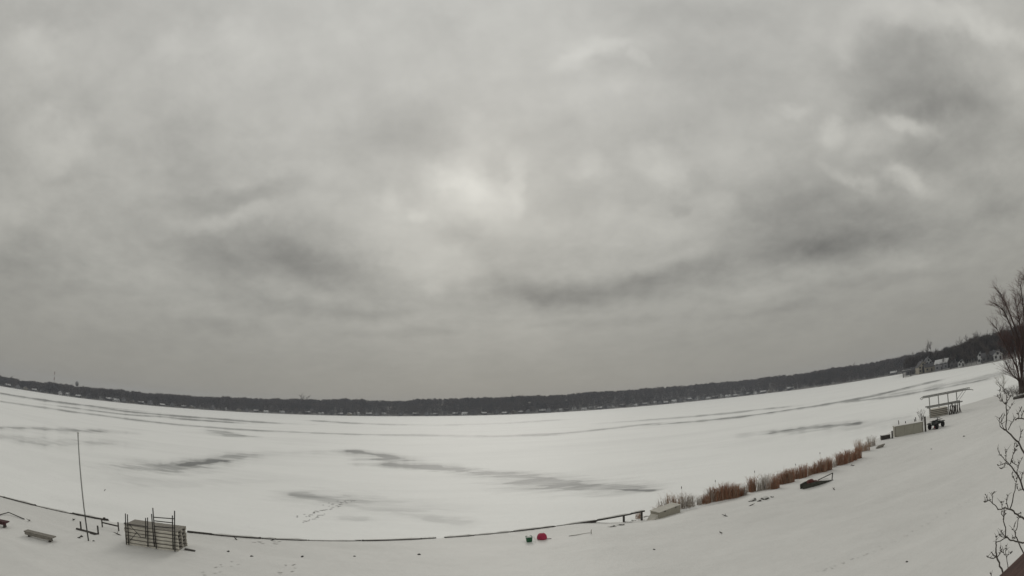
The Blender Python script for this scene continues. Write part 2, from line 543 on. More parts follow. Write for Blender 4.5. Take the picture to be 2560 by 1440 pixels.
for line, hw, gain in STREAKS:
    gain *= 1.22
    for (p0, p1) in zip(line[:-1], line[1:]):
        A, B = plane_hit(*p0), plane_hit(*p1)
        D = 0.5 * (math.hypot(A.x, A.y) + math.hypot(B.x, B.y))
        dirv = (B - A).normalized(); view = ((A + B) / 2); view.z = 0; view.normalize()
        sn = abs(dirv.x * view.y - dirv.y * view.x)
        wid = max(hw / FPX * D * D / EYE.z * sn, hw / FPX * D) * 1.45
        ex_, ey_ = B.x - A.x, B.y - A.y
        tt = np.clip(((wx - A.x) * ex_ + (wy - A.y) * ey_) / (ex_ * ex_ + ey_ * ey_), 0, 1)
        dd = np.hypot(wx - A.x - ex_ * tt, wy - A.y - ey_ * tt) / wid
        dd = dd + rag
        halo = np.maximum(halo, gain * (1 - sstep(0.0, 1.9, dd)))
        bare = np.maximum(bare, gain * (1 - sstep(0.22, 1.0, dd)))
at_ = t.new('ShaderNodeAttribute', attribute_name='bare_ice')
brk = t.noise(t.vmath('MULTIPLY', pos, (0.35, 1.0, 1.0)), 0.22, 5, 0.65, 0.5)
msk = t.math('MULTIPLY', at_.outputs['Fac'], t.rng(brk, 0.36, 0.58, 0.40, 1.25))
# wind scours the snow thin here and there
scour = t.rng(t.noise(t.vmath('MULTIPLY', pos, (0.22, 1.0, 1.0)), 0.09, 6, 0.6, 0.6), 0.50, 0.80, 0.0, 0.16)
msk = t.math('MINIMUM', t.math('ADD', msk, scour), 0.95)
t.l.new(t.mix(msk, csnow, (0.15, 0.155, 0.155)), b.inputs['Base Color'])
t.l.new(t.rng(msk, 0.0, 1.0, 0.65, 0.45), b.inputs['Roughness'])
bare = np.maximum(bare, halo * 0.5)
li = np.arange(LX.size).reshape(LX.shape)
lq = np.stack([li[:-1, :-1], li[:-1, 1:], li[1:, 1:], li[1:, :-1]], -1).reshape(-1, 4)
lme = raw_mesh('lake_ice', np.stack([LX.ravel(), LY.ravel(), np.zeros(LX.size)], 1), lq, ice_m)
atr = lme.attributes.new('bare_ice', 'FLOAT', 'POINT')
atr.data.foreach_set('value', bare.ravel().astype(np.float32))
lake = link('lake_ice', lme)
tag(lake, 'frozen lake under thin snow with grey streaks of bare ice', None, kind='structure')

# ------------------------------------------------------------------ far shores
mat('far_bank', (0.055, 0.050, 0.045), 0.95, col2=(0.40, 0.39, 0.38), scale=0.09)
mat('bark', (0.060, 0.052, 0.047), 0.95, var=0.3, scale=3.0)
mat('twig', (0.105, 0.088, 0.080), 0.95, var=0.25, scale=0.6)
mat('far_twig', (0.050, 0.047, 0.052), 0.95, col2=(0.115, 0.096, 0.086), scale=0.035, coord='Object')
mat('red_twig', (0.105, 0.058, 0.050), 0.9, var=0.25, scale=0.6)
mat('point_twig', (0.036, 0.033, 0.034), 0.95, col2=(0.070, 0.058, 0.052), scale=0.05)
mat('spruce', (0.022, 0.030, 0.024), 0.95, var=0.3, scale=2.0)

def at_az(a, d, z=0.0):
    return Vector((math.sin(R(a)) * d, math.cos(R(a)) * d, z))

# shoreline and tree line of the far side read off the photograph
FAR_SHORE = [(-30, 960), (0, 965), (109, 983), (234, 1000), (400, 1016), (600, 1030), (800, 1038), (1066, 1040), (1200, 1039), (1350, 1033.5), (1450, 1027.5), (1600, 1016.5), (1760, 1000), (1900, 985), (2000, 974.5), (2100, 960), (2200, 943.5), (2260, 934), (2340, 920)]
FAR_TOP = [(-30, 938), (0, 941), (40, 947), (65, 953), (110, 957), (150, 960), (215, 967), (260, 973), (310, 976), (400, 985), (450, 988), (560, 993), (650, 996), (740, 998), (800, 999), (850, 997), (950, 1001), (1010, 1003), (1050, 998), (1100, 996), (1200, 995), (1280, 991), (1360, 989), (1450, 983), (1500, 979), (1600, 972), (1700, 964), (1760, 960), (1850, 951), (1940, 941), (2000, 934), (2080, 922), (2130, 913), (2200, 904), (2250, 892), (2340, 872)]
sh_a = np.array([azel(*p)[0] for p in FAR_SHORE])
sh_d = np.array([EYE.z / math.tan(R(max(0.38, min(0.62, -azel(*p)[1])))) for p in FAR_SHORE])
sh_d = np.convolve(np.pad(sh_d, 1, mode='edge'), [0.25, 0.5, 0.25], 'valid')
tp_a = np.array([azel(*p)[0] for p in FAR_TOP]); tp_e = np.array([azel(*p)[1] for p in FAR_TOP])
def far_d(a): return float(np.interp(a, sh_a, sh_d))
def far_top(a): return float(np.interp(a, tp_a, tp_e))
TREE_H = 14.0
def far_ground(a, off):
    D = far_d(a)
    top = EYE.z + (D + 110) * math.tan(R(far_top(a)))
    hill = max(2.0, top - TREE_H)
    k = min(1.0, off / 110.0)
    return 0.5 * min(1, off / 4) + hill * k * k * (3 - 2 * k) if off > 0 else -0.5

fv, ff = [], []
offs = [-3, 0.5, 5, 20, 45, 75, 110, 160, 260, 420]
azs = np.arange(-78, 50.1, 1.0)
for a in azs:
    for o_ in offs:
        p = at_az(a, far_d(a) + o_, far_ground(a, o_))
        fv.append(p[:])
n_o = len(offs)
for i in range(len(azs) - 1):
    for j in range(n_o - 1):
        ff.append((i * n_o + j, (i + 1) * n_o + j, (i + 1) * n_o + j + 1, i * n_o + j + 1))
far_land = link('far_hillside', raw_mesh('far_hillside', fv, ff, 'far_bank', True))
tag(far_land, 'dark wooded hillside along the far shore of the lake', None, kind='structure')

# the nearer point of land on the right
PEN_SHORE = [(2252, 942), (2300, 935), (2350, 928), (2400, 920), (2450, 909), (2500, 898), (2560, 884)]
pn_a = np.array([azel(*p)[0] for p in PEN_SHORE] + [66.0, 80.0])
pn_d = np.array([440, 420, 395, 365, 340, 320, 310] + [300, 280.0])
PEN_TOP = [(2250, 894), (2262, 890), (2300, 881), (2340, 874), (2400, 866), (2430, 846), (2480, 838), (2560, 812)]
pt_a = np.array([azel(*p)[0] for p in PEN_TOP] + [80.0]); pt_e = np.array([azel(*p)[1] for p in PEN_TOP] + [azel(*PEN_TOP[-1])[1]])
def pen_d(a): return float(np.interp(a, pn_a, pn_d))
def pen_ground(a, off):
    top = EYE.z + (pen_d(a) + 60) * math.tan(R(float(np.interp(a, pt_a, pt_e))))
    hill = max(2.0, top - 13.0)
    k = min(1.0, off / 90.0)
    return 0.6 * min(1, off / 4) + hill * k * k * (3 - 2 * k) if off > 0 else -0.5
fv, ff = [], []
offs2 = [-3, 0.5, 5, 15, 30, 50, 80, 120, 180]
azs2 = np.arange(45.0, 80.1, 1.0)
for a in azs2:
    for o_ in offs2:
        fv.append(at_az(a, pen_d(a) + o_, pen_ground(a, o_))[:])
n_o = len(offs2)
for i in range(len(azs2) - 1):
    for j in range(n_o - 1):
        ff.append((i * n_o + j, (i + 1) * n_o + j, (i + 1) * n_o + j + 1, i * n_o + j + 1))
mat('pen_bank', (0.06, 0.055, 0.05), 0.95, col2=(0.42, 0.42, 0.41), scale=0.07)
pen = link('point_of_land', raw_mesh('point_of_land', fv, ff, 'pen_bank', True))
tag(pen, 'low wooded point of land with houses reaching into the lake', None, kind='structure')

# ------------------------------------------------------------------ bare trees
def tree_parts(seed, H, spread=0.42, levels=4, n_twig=500, twig_len=1.5, twig_w=0.05, stems=1):
    """a leafless tree: (limb tubes, twig triangles)"""
    rs = random.Random(seed)
    limbs = MB(); tips = []
    def grow(p, d, L, r, lev):
        n = 4
        pts = [p]; q = Vector(p); dd = Vector(d)
        for i in range(n):
            dd = (dd + Vector((rs.uniform(-1, 1), rs.uniform(-1, 1), rs.uniform(-0.3, 0.7))) * 0.13).normalized()
            q = q + dd * (L / n); pts.append(q.copy())
        limbs.tube(pts, [r * (1 - 0.6 * i / n) for i in range(n + 1)], 5 if lev == 0 else 3 if lev > 1 else 4, cap=False)
        if lev >= levels - 1:
            tips.append((pts, dd)); return
        m = rs.randint(3, 5) if lev else rs.randint(6, 8)
        for j in range(m):
            f = rs.uniform(0.35, 1.0) if lev else rs.uniform(0.28, 1.0)
            k = min(n - 1, int(f * n)); bp = pts[k].lerp(pts[k + 1], f * n - k)
            ang = rs.uniform(0, 6.283)
            sd = Vector((math.cos(ang), math.sin(ang), 0))
            nd = (dd * rs.uniform(0.6, 1.0) + sd * rs.uniform(0.5, 1.0) * (0.5 + spread) + Vector((0, 0, 0.25))).normalized()
            grow(bp, nd, L * rs.uniform(0.42, 0.62), r * 0.42, lev + 1)
        tips.append((pts[2:], dd))
    for s_ in range(stems):
        a = 6.283 * s_ / max(1, stems) + rs.random()
        lean = Vector((math.cos(a), math.sin(a), 0)) * (0.0 if stems == 1 else rs.uniform(0.15, 0.4))
        grow(Vector((0, 0, -0.3)), (Vector((0, 0, 1)) + lean).normalized(), H * rs.uniform(0.55, 0.66), H * 0.012, 0)
    tw = MB()
    for i in range(n_twig):
        pts, dd = tips[rs.randrange(len(tips))]
        k = rs.randrange(len(pts) - 1); p = pts[k].lerp(pts[k + 1], rs.random())
        nd = (dd + Vector((rs.uniform(-1, 1), rs.uniform(-1, 1), rs.uniform(-0.6, 1.0))) * 0.8).normalized()
        L = twig_len * rs.uniform(0.5, 1.2)
        sd = nd.cross(Vector((rs.uniform(-1, 1), rs.uniform(-1, 1), rs.uniform(-1, 1)))).normalized() * twig_w
        tw.add([p - sd, p + sd, p + nd * L], [(0, 1, 2)])
    return limbs, tw

def spruce_parts(seed, H):
    rs = random.Random(seed)
    limbs = MB().tube([(0, 0, -0.3), (0, 0, H)], [H * 0.014, 0.02], 5)
    tw = MB()
    z = 0.08 * H
    while z < H * 0.98:
        rr = (1 - z / H) * H * 0.2 * rs.uniform(0.8, 1.15) + 0.1
        for j in range(9):
            a = rs.uniform(0, 6.283)
            p = Vector((0, 0, z)); e = Vector((math.cos(a) * rr, math.sin(a) * rr, z - rr * 0.35))
            sd = Vector((-math.sin(a), math.cos(a), 0)) * rr * 0.28
            tw.add([p, (p + e) / 2 + sd, e, (p + e) / 2 - sd, (p + e) / 2 + Vector((0, 0, -0.15 * rr))], [(0, 1, 2), (0, 2, 3), (1, 4, 3), (2, 1, 4), (2, 4, 3)])
        z += H * 0.035
    return limbs, tw

def merged(name, protos, places, m):
    vs, fs, k = [], [], 0
    for (pi, x, y, z, s, rz) in places:
        v, f = protos[pi]
        c, sn = math.cos(rz), math.sin(rz)
        q = np.empty_like(v)
        q[:, 0] = (v[:, 0] * c - v[:, 1] * sn) * s + x
        q[:, 1] = (v[:, 0] * sn + v[:, 1] * c) * s + y
        q[:, 2] = v[:, 2] * s + z
        vs.append(q); fs.append(f + k); k += len(v)
    return raw_mesh(name, np.concatenate(vs), np.concatenate(fs), m)

def tri_arrays(*mbs):
    v, f = [], []
    for mb in mbs:
        k = len(v)
        v += mb.v
        for q in mb.f:
            for i in range(1, len(q) - 1):
                f.append((q[0] + k, q[i] + k, q[i + 1] + k))
    return np.array(v, np.float32), np.array(f, np.int32)

def mass_tree(seed, H, n_tw, tl, tw_):
    """cheap far tree: trunk, a few limbs, many twigs through the crown"""
    rs = random.Random(seed); mb = MB()
    mb.tube([(0, 0, -0.5), (rs.uniform(-.4, .4), rs.uniform(-.4, .4), H * .8)], [H * .014, H * .004], 3, cap=False)
    for j in range(6):
        a = rs.uniform(0, 6.283); z = H * rs.uniform(.25, .6); L = H * rs.uniform(.25, .38)
        mb.tube([(0, 0, z), (math.cos(a) * L * .7, math.sin(a) * L * .7, z + L * .75)], [H * .006, H * .002], 3, cap=False)
    for i in range(n_tw):
        u = rs.random() ** 0.8; z = H * (.12 + .80 * u)
        rad = H * .30 * math.sqrt(max(0.05, 1 - (2 * u - 0.95) ** 2)) * math.sqrt(rs.random())
        a = rs.uniform(0, 6.283)
        p = Vector((math.cos(a) * rad, math.sin(a) * rad, z))
        d = Vector((math.cos(a) * rs.uniform(.1, .8), math.sin(a) * rs.uniform(.1, .8), rs.uniform(.3, 1))).normalized()
        sd = d.cross(Vector((rs.uniform(-1, 1), rs.uniform(-1, 1), rs.uniform(-1, 1)))).normalized() * tw_ * rs.uniform(.6, 1.3)
        mb.add([p - sd, p + sd, p + d * tl * rs.uniform(.6, 1.3)], [(0, 1, 2)])
    return tri_arrays(mb)
far_protos = [mass_tree(40 + s_, 14.0, 84, 3.0, 0.30) for s_ in range(6)]
rs = random.Random(11)
places = []
for i in range(7600):
    a = rs.uniform(-66, 48.5)
    o_ = 24 + 140 * rs.random() ** 1.2
    if rs.random() < 0.13:
        o_ = rs.uniform(6, 24)
    D = far_d(a) + o_
    s_ = rs.uniform(0.80, 1.04) * (1.0 + 0.05 * math.sin(a * 0.9) + 0.04 * math.sin(a * 3.1) + 0.03 * math.sin(a * 9.7))
    if o_ < 32:
        s_ *= rs.uniform(0.4, 0.8)
    p = at_az(a, D, far_ground(a, o_))
    places.append((rs.randrange(6), p.x, p.y, p.z, s_, rs.uniform(0, 6.28)))
wood = link('far_wood', merged('far_wood', far_protos, places, 'far_twig'))
tag(wood, 'dark leafless wood covering the far shore of the lake', 'wood', kind='stuff')

pen_protos = [mass_tree(70 + s_, 12.0, 150, 1.9, 0.13) for s_ in range(5)]
places = []
for i in range(1100):
    a = rs.uniform(45.6, 70)
    o_ = 28 + 80 * rs.random()
    if a < 47:
        o_ = 30 + 25 * rs.random()
    p = at_az(a, pen_d(a) + o_, pen_ground(a, o_))
    places.append((rs.randrange(5), p.x, p.y, p.z, rs.uniform(0.75, 1.05) * (1.0 if a < 50 else 1.18), rs.uniform(0, 6.28)))
pw_ = link('point_wood', merged('point_wood', pen_protos, places, 'point_twig'))
tag(pw_, 'tangle of bare trees massed behind the houses on the point', 'wood', kind='stuff')

# trees of the point that stand clear of the mass
tree_bank = []
for s_ in range(5):
    lb, tw = tree_parts(90 + s_, 13.0, 0.34, 3, 650, 1.4, 0.032)
    tree_bank.append((lb.mesh('trunk', 'bark'), tw.mesh('crown', 'twig')))
lb, tw = spruce_parts(5, 12.0)
spruce_bank = (lb.mesh('trunk', 'bark'), tw.mesh('crown', 'spruce'))

def plant_tree(name, bank, loc, s_, rz, label, group):
    tr = thing(name, label, 'tree', loc, rz, group)
    tr.scale = (s_, s_, s_)
    link('trunk', bank[0], tr); link('crown', bank[1], tr)
    return tr

for k, (px, py, off, H) in enumerate([(2268, 884, 40, 0), (2300, 872, 45, 0), (2327, 850, 40, 0), (2352, 866, 50, 0), (2404, 838, 30, 0), (2416, 832, 42, 0), (2430, 828, 30, 0), (2446, 828, 40, 0),
                                      (2460, 826, 28, 0), (2474, 822, 45, 0), (2488, 815, 30, 0), (2500, 812, 40, 0), (2515, 808, 30, 0), (2535, 800, 35, 0), (2552, 795, 30, 0), (2285, 876, 55, 0), (2340, 868, 30, 0), (2390, 858, 35, 0)]):
    a, e = azel(px, py)
    D = pen_d(a) + off
    z = pen_ground(a, off)
    Ht = EYE.z + D * math.tan(R(e)) - z
    p = at_az(a, D, z)
    plant_tree('bare_tree', tree_bank[k % 5], p, Ht / 12.2, k * 1.3, 'tall leafless tree on the point ' + ('rising behind the tan gabled house' if px < 2345 else 'rising behind the bright snowy roof' if px < 2395 else 'rising behind the white shed and narrow boathouse' if px < 2465 else 'next to the big multi stemmed tree'), 'bare trees on the point')
for k, (px, py, off) in enumerate([(2288, 905, 8), (2336, 893, 9), (2352, 890, 10), (2372, 884, 8), (2380, 880, 6), (2412, 870, 8), (2424, 872, 6), (2436, 866, 10), (2464, 858, 7), (2472, 860, 10), (2484, 850, 6), (2506, 845, 8)]):
    a, e = azel(px, py)
    D = pen_d(a) + off; z = pen_ground(a, off)
    plant_tree('bare_tree', tree_bank[(k + 2) % 5], at_az(a, D, z), (EYE.z + D * math.tan(R(e)) - z) / 12.2, k * 1.7, 'slim leafless shoreline tree ' + ('by the tan gabled house' if px < 2345 else 'by the house with bright snowy roof' if px < 2390 else 'between white shed and narrow boathouse' if px < 2455 else 'by the long dark house') + ' on the point', 'bare trees by the houses on the point')
for k, (px, py, off) in enumerate([(2373, 860, 25), (2388, 866, 28)]):
    a, e = azel(px, py)
    D = pen_d(a) + off; z = pen_ground(a, off)
    plant_tree('spruce_tree', spruce_bank, at_az(a, D, z), (EYE.z + D * math.tan(R(e)) - z) / 12.0, k * 2.0, 'narrow dark evergreen among the bare trees of the point', 'evergreens on the point')
# trees that stick out of the far tree line
for k, (px, py, kind, sx, lab) in enumerate([
        (27, 937, 0, 1, 'single bare tree top rising over the far hill beyond the striped mast'), (183, 958, 1, 1, 'dark spire of an evergreen beside the water tower on the far shore'),
        (762, 985, 0, 1.5, 'broad rounded bare tree, the widest crown on the far tree line'), (858, 992, 0, 1, 'slim bare tree standing a little above the far tree line'),
        (903, 992, 1, 0.9, 'small pointed evergreen tip on the low part of the far tree line'), (1280, 983, 1, 2.2, 'wide pointed tree crown peaking above the far wood'),
        (1298, 986, 0, 1.3, 'rounded bare tree next to the wide pointed crown on the far shore'), (567, 989, 0, 1, 'short bare tree bump over the houses of the far shore'),
        (716, 993, 1, 0.8, 'thin evergreen tip close by the broad rounded tree'), (1931, 936, 0, 1.2, 'rounded bare crown bulging from the far ridge toward the point'), (2131, 905, 0, 0.9, 'thin tall bare tree alone on the far ridge near the point'),
        (212, 963, 0, 1.1, 'bare crown just past the water tower on the far shore'), (120, 956, 0, 1.0, 'low bare crown at the foot of the striped mast')]):
    a, e = azel(px, py)
    off = 70; D = far_d(a) + off; z = far_ground(a, off)
    H = EYE.z + D * math.tan(R(e)) - z
    bank = spruce_bank if kind else tree_bank[k % 5]
    tr = plant_tree('evergreen_tree' if kind else 'bare_tree', bank, at_az(a, D, z), H / 12.2, k * 1.1, lab, None)
    tr.scale = (H / 12.2 * sx, H / 12.2 * sx, H / 12.2)

# ------------------------------------------------------------------ far houses
mat('house_white', (0.55, 0.555, 0.56), 0.8, var=0.05)
mat('house_grey', (0.22, 0.22, 0.235), 0.8, var=0.08)
mat('house_tan', (0.29, 0.265, 0.22), 0.8, var=0.08)
mat('house_dark', (0.12, 0.115, 0.12), 0.8, var=0.1)
mat('roof_dark', (0.07, 0.07, 0.075), 0.85, var=0.2)
mat('roof_snow', (0.52, 0.525, 0.53), 0.7, var=0.05)
mat('pane', (0.03, 0.035, 0.04), 0.15, spec=0.6)
mat('trim_white', (0.75, 0.75, 0.73), 0.6)
def house_meshes(W, Dp, Hw, Hr, wallm, roofm, gable_front):
    """walls with gables, an overhanging roof, a chimney, front windows and door; front faces -y"""
    hw, hd = W / 2, Dp / 2
    wall = MB()
    if gable_front:
        wall.add([(-hw, -hd, -1.5), (hw, -hd, -1.5), (hw, hd, -1.5), (-hw, hd, -1.5), (-hw, -hd, Hw), (hw, -hd, Hw), (hw, hd, Hw), (-hw, hd, Hw), (0, -hd, Hw + Hr), (0, hd, Hw + Hr)],
                 [(0, 1, 5, 8, 4), (1, 2, 6, 5), (2, 3, 7, 9, 6), (3, 0, 4, 7), (0, 3, 2, 1)])
    else:
        wall.add([(-hw, -hd, -1.5), (hw, -hd, -1.5), (hw, hd, -1.5), (-hw, hd, -1.5), (-hw, -hd, Hw), (hw, -hd, Hw), (hw, hd, Hw), (-hw, hd, Hw), (-hw, 0, Hw + Hr), (hw, 0, Hw + Hr)],
                 [(0, 1, 5, 4), (1, 2, 6, 9, 5), (2, 3, 7, 6), (3, 0, 4, 8, 7), (0, 3, 2, 1)])
    roof = MB(); ov, th = 0.45, 0.28
    if gable_front:
        for s in (-1, 1):
            a0 = Vector((s * (hw + ov), 0, Hw - ov * Hr / hw)); b0 = Vector((0, 0, Hw + Hr))
            roof.add([(a0.x, -hd - ov, a0.z + .02), (b0.x, -hd - ov, b0.z + .02), (b0.x, hd + ov, b0.z + .02), (a0.x, hd + ov, a0.z + .02), (a0.x, -hd - ov, a0.z + th), (b0.x, -hd - ov, b0.z + th), (b0.x, hd + ov, b0.z + th), (a0.x, hd + ov, a0.z + th)],
                     [(0, 1, 2, 3), (7, 6, 5, 4), (0, 4, 5, 1), (2, 6, 7, 3), (0, 3, 7, 4)])
    else:
        for s in (-1, 1):
            a0 = Vector((0, s * (hd + ov), Hw - ov * Hr / hd)); b0 = Vector((0, 0, Hw + Hr))
            roof.add([(-hw - ov, a0.y, a0.z + .02), (-hw - ov, b0.y, b0.z + .02), (hw + ov, b0.y, b0.z + .02), (hw + ov, a0.y, a0.z + .02), (-hw - ov, a0.y, a0.z + th), (-hw - ov, b0.y, b0.z + th), (hw + ov, b0.y, b0.z + th), (hw + ov, a0.y, a0.z + th)],
                     [(0, 1, 2, 3), (7, 6, 5, 4), (0, 4, 5, 1), (2, 6, 7, 3), (0, 3, 7, 4)])
    chim = MB().box((hw * 0.4, hd * 0.35, Hw + Hr * 0.8), (0.9, 0.7, Hr * 1.1))
    win = MB().box((0, 0, 0), (1.5, 0.12, 1.4))
    door = MB().box((0, 0, 0), (1.1, 0.12, 2.1))
    return dict(wall=wall.mesh('wall', wallm), roof=roof.mesh('roof', roofm), chimney=chim.mesh('chimney', 'house_grey'), window=win.mesh('window', 'pane'), door=door.mesh('door', 'roof_dark'), W=W, D=Dp, H=Hw, Hr=Hr, g=gable_front)

def put_house(bank, loc, rz, label, group, s=1.0, name='house'):
    h = thing(name, label, 'house', loc, rz, group)
    h.scale = (s, s, s)
    link('wall', bank['wall'], h)
    rf = link('roof', bank['roof'], h); link('chimney', bank['chimney'], rf)
    n = max(2, int(bank['W'] / 3))
    for j in range(n):
        x = (j - (n - 1) / 2) * bank['W'] / n
        if j == n // 2:
            link('door', bank['door'], h, (x, -bank['D'] / 2 - 0.05, 1.05))
        else:
            link('window', bank['window'], h, (x, -bank['D'] / 2 - 0.05, 1.7))
        if bank['H'] > 4.5:
            link('window', bank['window'], h, (x, -bank['D'] / 2 - 0.05, 4.3))
    if bank['g']:
        link('window', bank['window'], h, (0, -bank['D'] / 2 - 0.05, bank['H'] + bank['Hr'] * 0.35))
    return h

KINDS = {
    'w': (house_meshes(11, 8, 3.0, 2.6, 'house_white', 'roof_snow', False), 'low white cottage with snowy roof'),
    'g': (house_meshes(9, 9, 5.2, 3.2, 'house_grey', 'roof_dark', True), 'two storey grey house with dark gable'),
    't': (house_meshes(10, 8, 3.2, 2.6, 'house_tan', 'roof_snow', True), 'tan cottage with snowy gable'),
    'd': (house_meshes(12, 8, 3.0, 2.4, 'house_dark', 'roof_snow', False), 'dark cabin with snowy roof'),
    'b': (house_meshes(8, 9, 4.8, 3.0, 'house_white', 'roof_dark', True), 'white two storey house with dark gable'),
}
HOUSES = [(45, 'g'), (85, 'd'), (138, 't'), (152, 'b'), (168, 'w'), (196, 'd'), (222, 'g'), (253, 'b'), (308, 'g'), (330, 't'), (405, 'd'), (430, 'g'), (500, 'b'), (530, 'g'), (560, 'w'), (597, 't'), (640, 'd'), (665, 'w'), (705, 'w'),
          (770, 'd'), (803, 'w'), (830, 'g'), (874, 't'), (922, 'd'), (960, 'w'), (1000, 'g'), (1040, 'd'), (1068, 'g'), (1140, 'd'), (1185, 'g'), (1210, 'd'), (1285, 't'), (1320, 'g'), (1355, 'd'), (1372, 'g'), (1400, 'w'),
          (1435, 'b'), (1460, 'w'), (1480, 'w'), (1500, 'd'), (1532, 'b'), (1557, 'd'), (1588, 'w'), (1636, 'w'), (1665, 'd'), (1700, 'g'), (1742, 'b'), (1772, 'w'), (1804, 'b'), (1838, 'd'), (1856, 'g'), (1890, 'b'), (1924, 't'), (1952, 'g'), (2235, 'd'), (20, 'd'), (64, 't'), (105, 'g'), (272, 'd'), (290, 'w'), (352, 'd'), (376, 'g'), (460, 'd'), (478, 't'), (617, 'g'), (738, 'g'), (852, 'd'), (893, 'w'), (942, 'g'), (1090, 'd'), (1112, 'g'), (1162, 'w'), (1240, 'g'), (1262, 'd'), (1302, 'd'), (1416, 'd'), (1516, 'g'), (1612, 'd'), (1650, 'g'), (1685, 'w'), (1722, 'd'), (1758, 'g'), (1788, 'd'), (1820, 'w'), (1872, 'd'), (1908, 'd'), (1975, 'd')]
for k, (px, kd) in enumerate(HOUSES):
    a = float(np.interp(px, [p[0] for p in FAR_SHORE], sh_a))
    off = 6 + (k * 7 % 17)
    p = at_az(a, far_d(a) + off, far_ground(a, off) + 0.3)
    bank, lab = KINDS[kd]
    for lim, where in ((170, 'below the striped mast across the lake'), (340, 'below the water tower across the lake'), (690, 'between water tower and rounded tree across the lake'), (840, 'below the broad rounded tree across the lake'),
                       (1200, 'between rounded and pointed trees across the lake'), (1380, 'below the wide pointed crown across the lake'), (1700, 'between pointed crown and wooded ridge across the lake'), (9999, 'at the foot of the far wooded ridge')):
        if px < lim:
            lab = lab + ' ' + where
            break
    put_house(bank, p, -R(a) + random.uniform(-0.5, 0.5), lab, 'houses along the far shore', random.uniform(0.7, 0.95))

# striped mast and water tower
mat('mast_red', (0.20, 0.05, 0.045), 0.7); mat('steel_grey', (0.30, 0.30, 0.30), 0.6, metal=0.4)
a, e = azel(137, 929)
D = far_d(a) + 150; z = far_ground(a, 150)
mast = thing('radio_mast', 'tall striped lattice mast rising above the far wood', 'mast', at_az(a, D, z))
Hm = EYE.z + D * math.tan(R(e)) - z
for j in range(7):
    z0, z1 = Hm * j / 7, Hm * (j + 1) / 7
    mb = MB()
    for q in range(3):
        an = q * 2.094
        p = Vector((math.cos(an) * 0.75, math.sin(an) * 0.75, 0)); an2 = an + 2.094; p2 = Vector((math.cos(an2) * 0.75, math.sin(an2) * 0.75, 0))
        mb.tube([p + Vector((0, 0, z0)), p + Vector((0, 0, z1))], 0.22, 5)
        for i in range(3):
            za, zb = z0 + (z1 - z0) * i / 3, z0 + (z1 - z0) * (i + 1) / 3
            mb.tube([p + Vector((0, 0, za)), p2 + Vector((0, 0, zb))], 0.09, 4)
    mb.build('mast_section', 'mast_red' if j % 2 == 0 else 'trim_white', mast)
a, e = azel(193, 952)
D = far_d(a) + 140; z = far_ground(a, 140)
Hm = EYE.z + D * math.tan(R(e)) - z
tow = thing('water_tower', 'pale water tower on legs above the far wood', 'water tower', at_az(a, D, z))
MB().lathe([(0.5, Hm - 9.5), (3.0, Hm - 8), (3.4, Hm - 5), (3.2, Hm - 2.5), (0.3, Hm)], 14).build('tank', 'steel_grey', tow, True)
for q in range(4):
    an = q * 1.571 + 0.4
    MB().tube([(math.cos(an) * 4, math.sin(an) * 4, 0), (math.cos(an) * 2.6, math.sin(an) * 2.6, Hm - 7.5)], 0.22, 6).build('leg', 'steel_grey', tow)
MB().tube([(0, 0, 0), (0, 0, Hm - 9)], 0.45, 8).build('riser', 'steel_grey', tow)

# ------------------------------------------------------------------ houses on the point
def pen_place(px, off, dz=0.0):
    a = float(np.interp(px, [p[0] for p in PEN_SHORE], pn_a[:len(PEN_SHORE)]))
    return at_az(a, pen_d(a) + off, pen_ground(a, off) + dz), a
big = house_meshes(9, 12, 5.0, 4.0, 'house_tan', 'roof_dark', True)
p, a = pen_place(2306, 12)
h = put_house(big, p, -R(a) + 0.25, 'tan gabled lake house with tall arched window on the point', None)
arch = MB()
prof = [(-1.3, 0.4), (1.3, 0.4), (1.3, 3.6)] + [(1.3 * math.cos(R(q)), 3.6 + 1.6 * math.sin(R(q))) for q in range(20, 180, 20)] + [(-1.3, 3.6)]
arch.v = [(x, -6.22, z) for x, z in prof] + [(x, -6.02, z) for x, z in prof]
n = len(prof)
arch.f = [tuple(range(n)), tuple(range(2 * n - 1, n - 1, -1))] + [(i, (i + 1) % n, (i + 1) % n + n, i + n) for i in range(n)]
arch.build('arched_window', 'pane', h)
p, a = pen_place(2328, 16)
put_house(house_meshes(11, 9, 3.6, 2.4, 'house_tan', 'roof_dark', False), p, -R(a) + 0.15, 'long low tan wing beside the gabled house with arched window', None)
p, a = pen_place(2322, 26, 1.5)
put_house(house_meshes(6, 7, 5.6, 3.0, 'house_white', 'roof_dark', True), p, -R(a) + 0.3, 'white dormered house peeping over the tan lake house', None)
p, a = pen_place(2358, 16)
put_house(house_meshes(11, 9, 4.6, 2.6, 'house_grey', 'roof_snow', False), p, -R(a) - 0.25, 'grey house with bright snow covered roof on the point', None)
p, a = pen_place(2276, 14)
put_house(house_meshes(8, 7, 3.0, 2.2, 'house_dark', 'roof_dark', False), p, -R(a) + 0.1, 'dark cabin with dark roof behind the boat shelter on the point', None)
p, a = pen_place(2386, 12)
put_house(house_meshes(7, 7, 3.2, 2.0, 'house_dark', 'roof_dark', True), p, -R(a), 'small dark cottage with dark roof on the point', None)
p, a = pen_place(2404, 9)
put_house(house_meshes(5, 6, 2.8, 1.6, 'house_white', 'roof_dark', True), p, -R(a), 'small white shed with dark gable by the shore of the point', None)
p, a = pen_place(2452, 8)
put_house(house_meshes(3.4, 4, 4.4, 2.0, 'house_white', 'roof_snow', True), p, -R(a), 'narrow white boathouse with snowy cap on the point', None, name='boathouse')
p, a = pen_place(2478, 15)
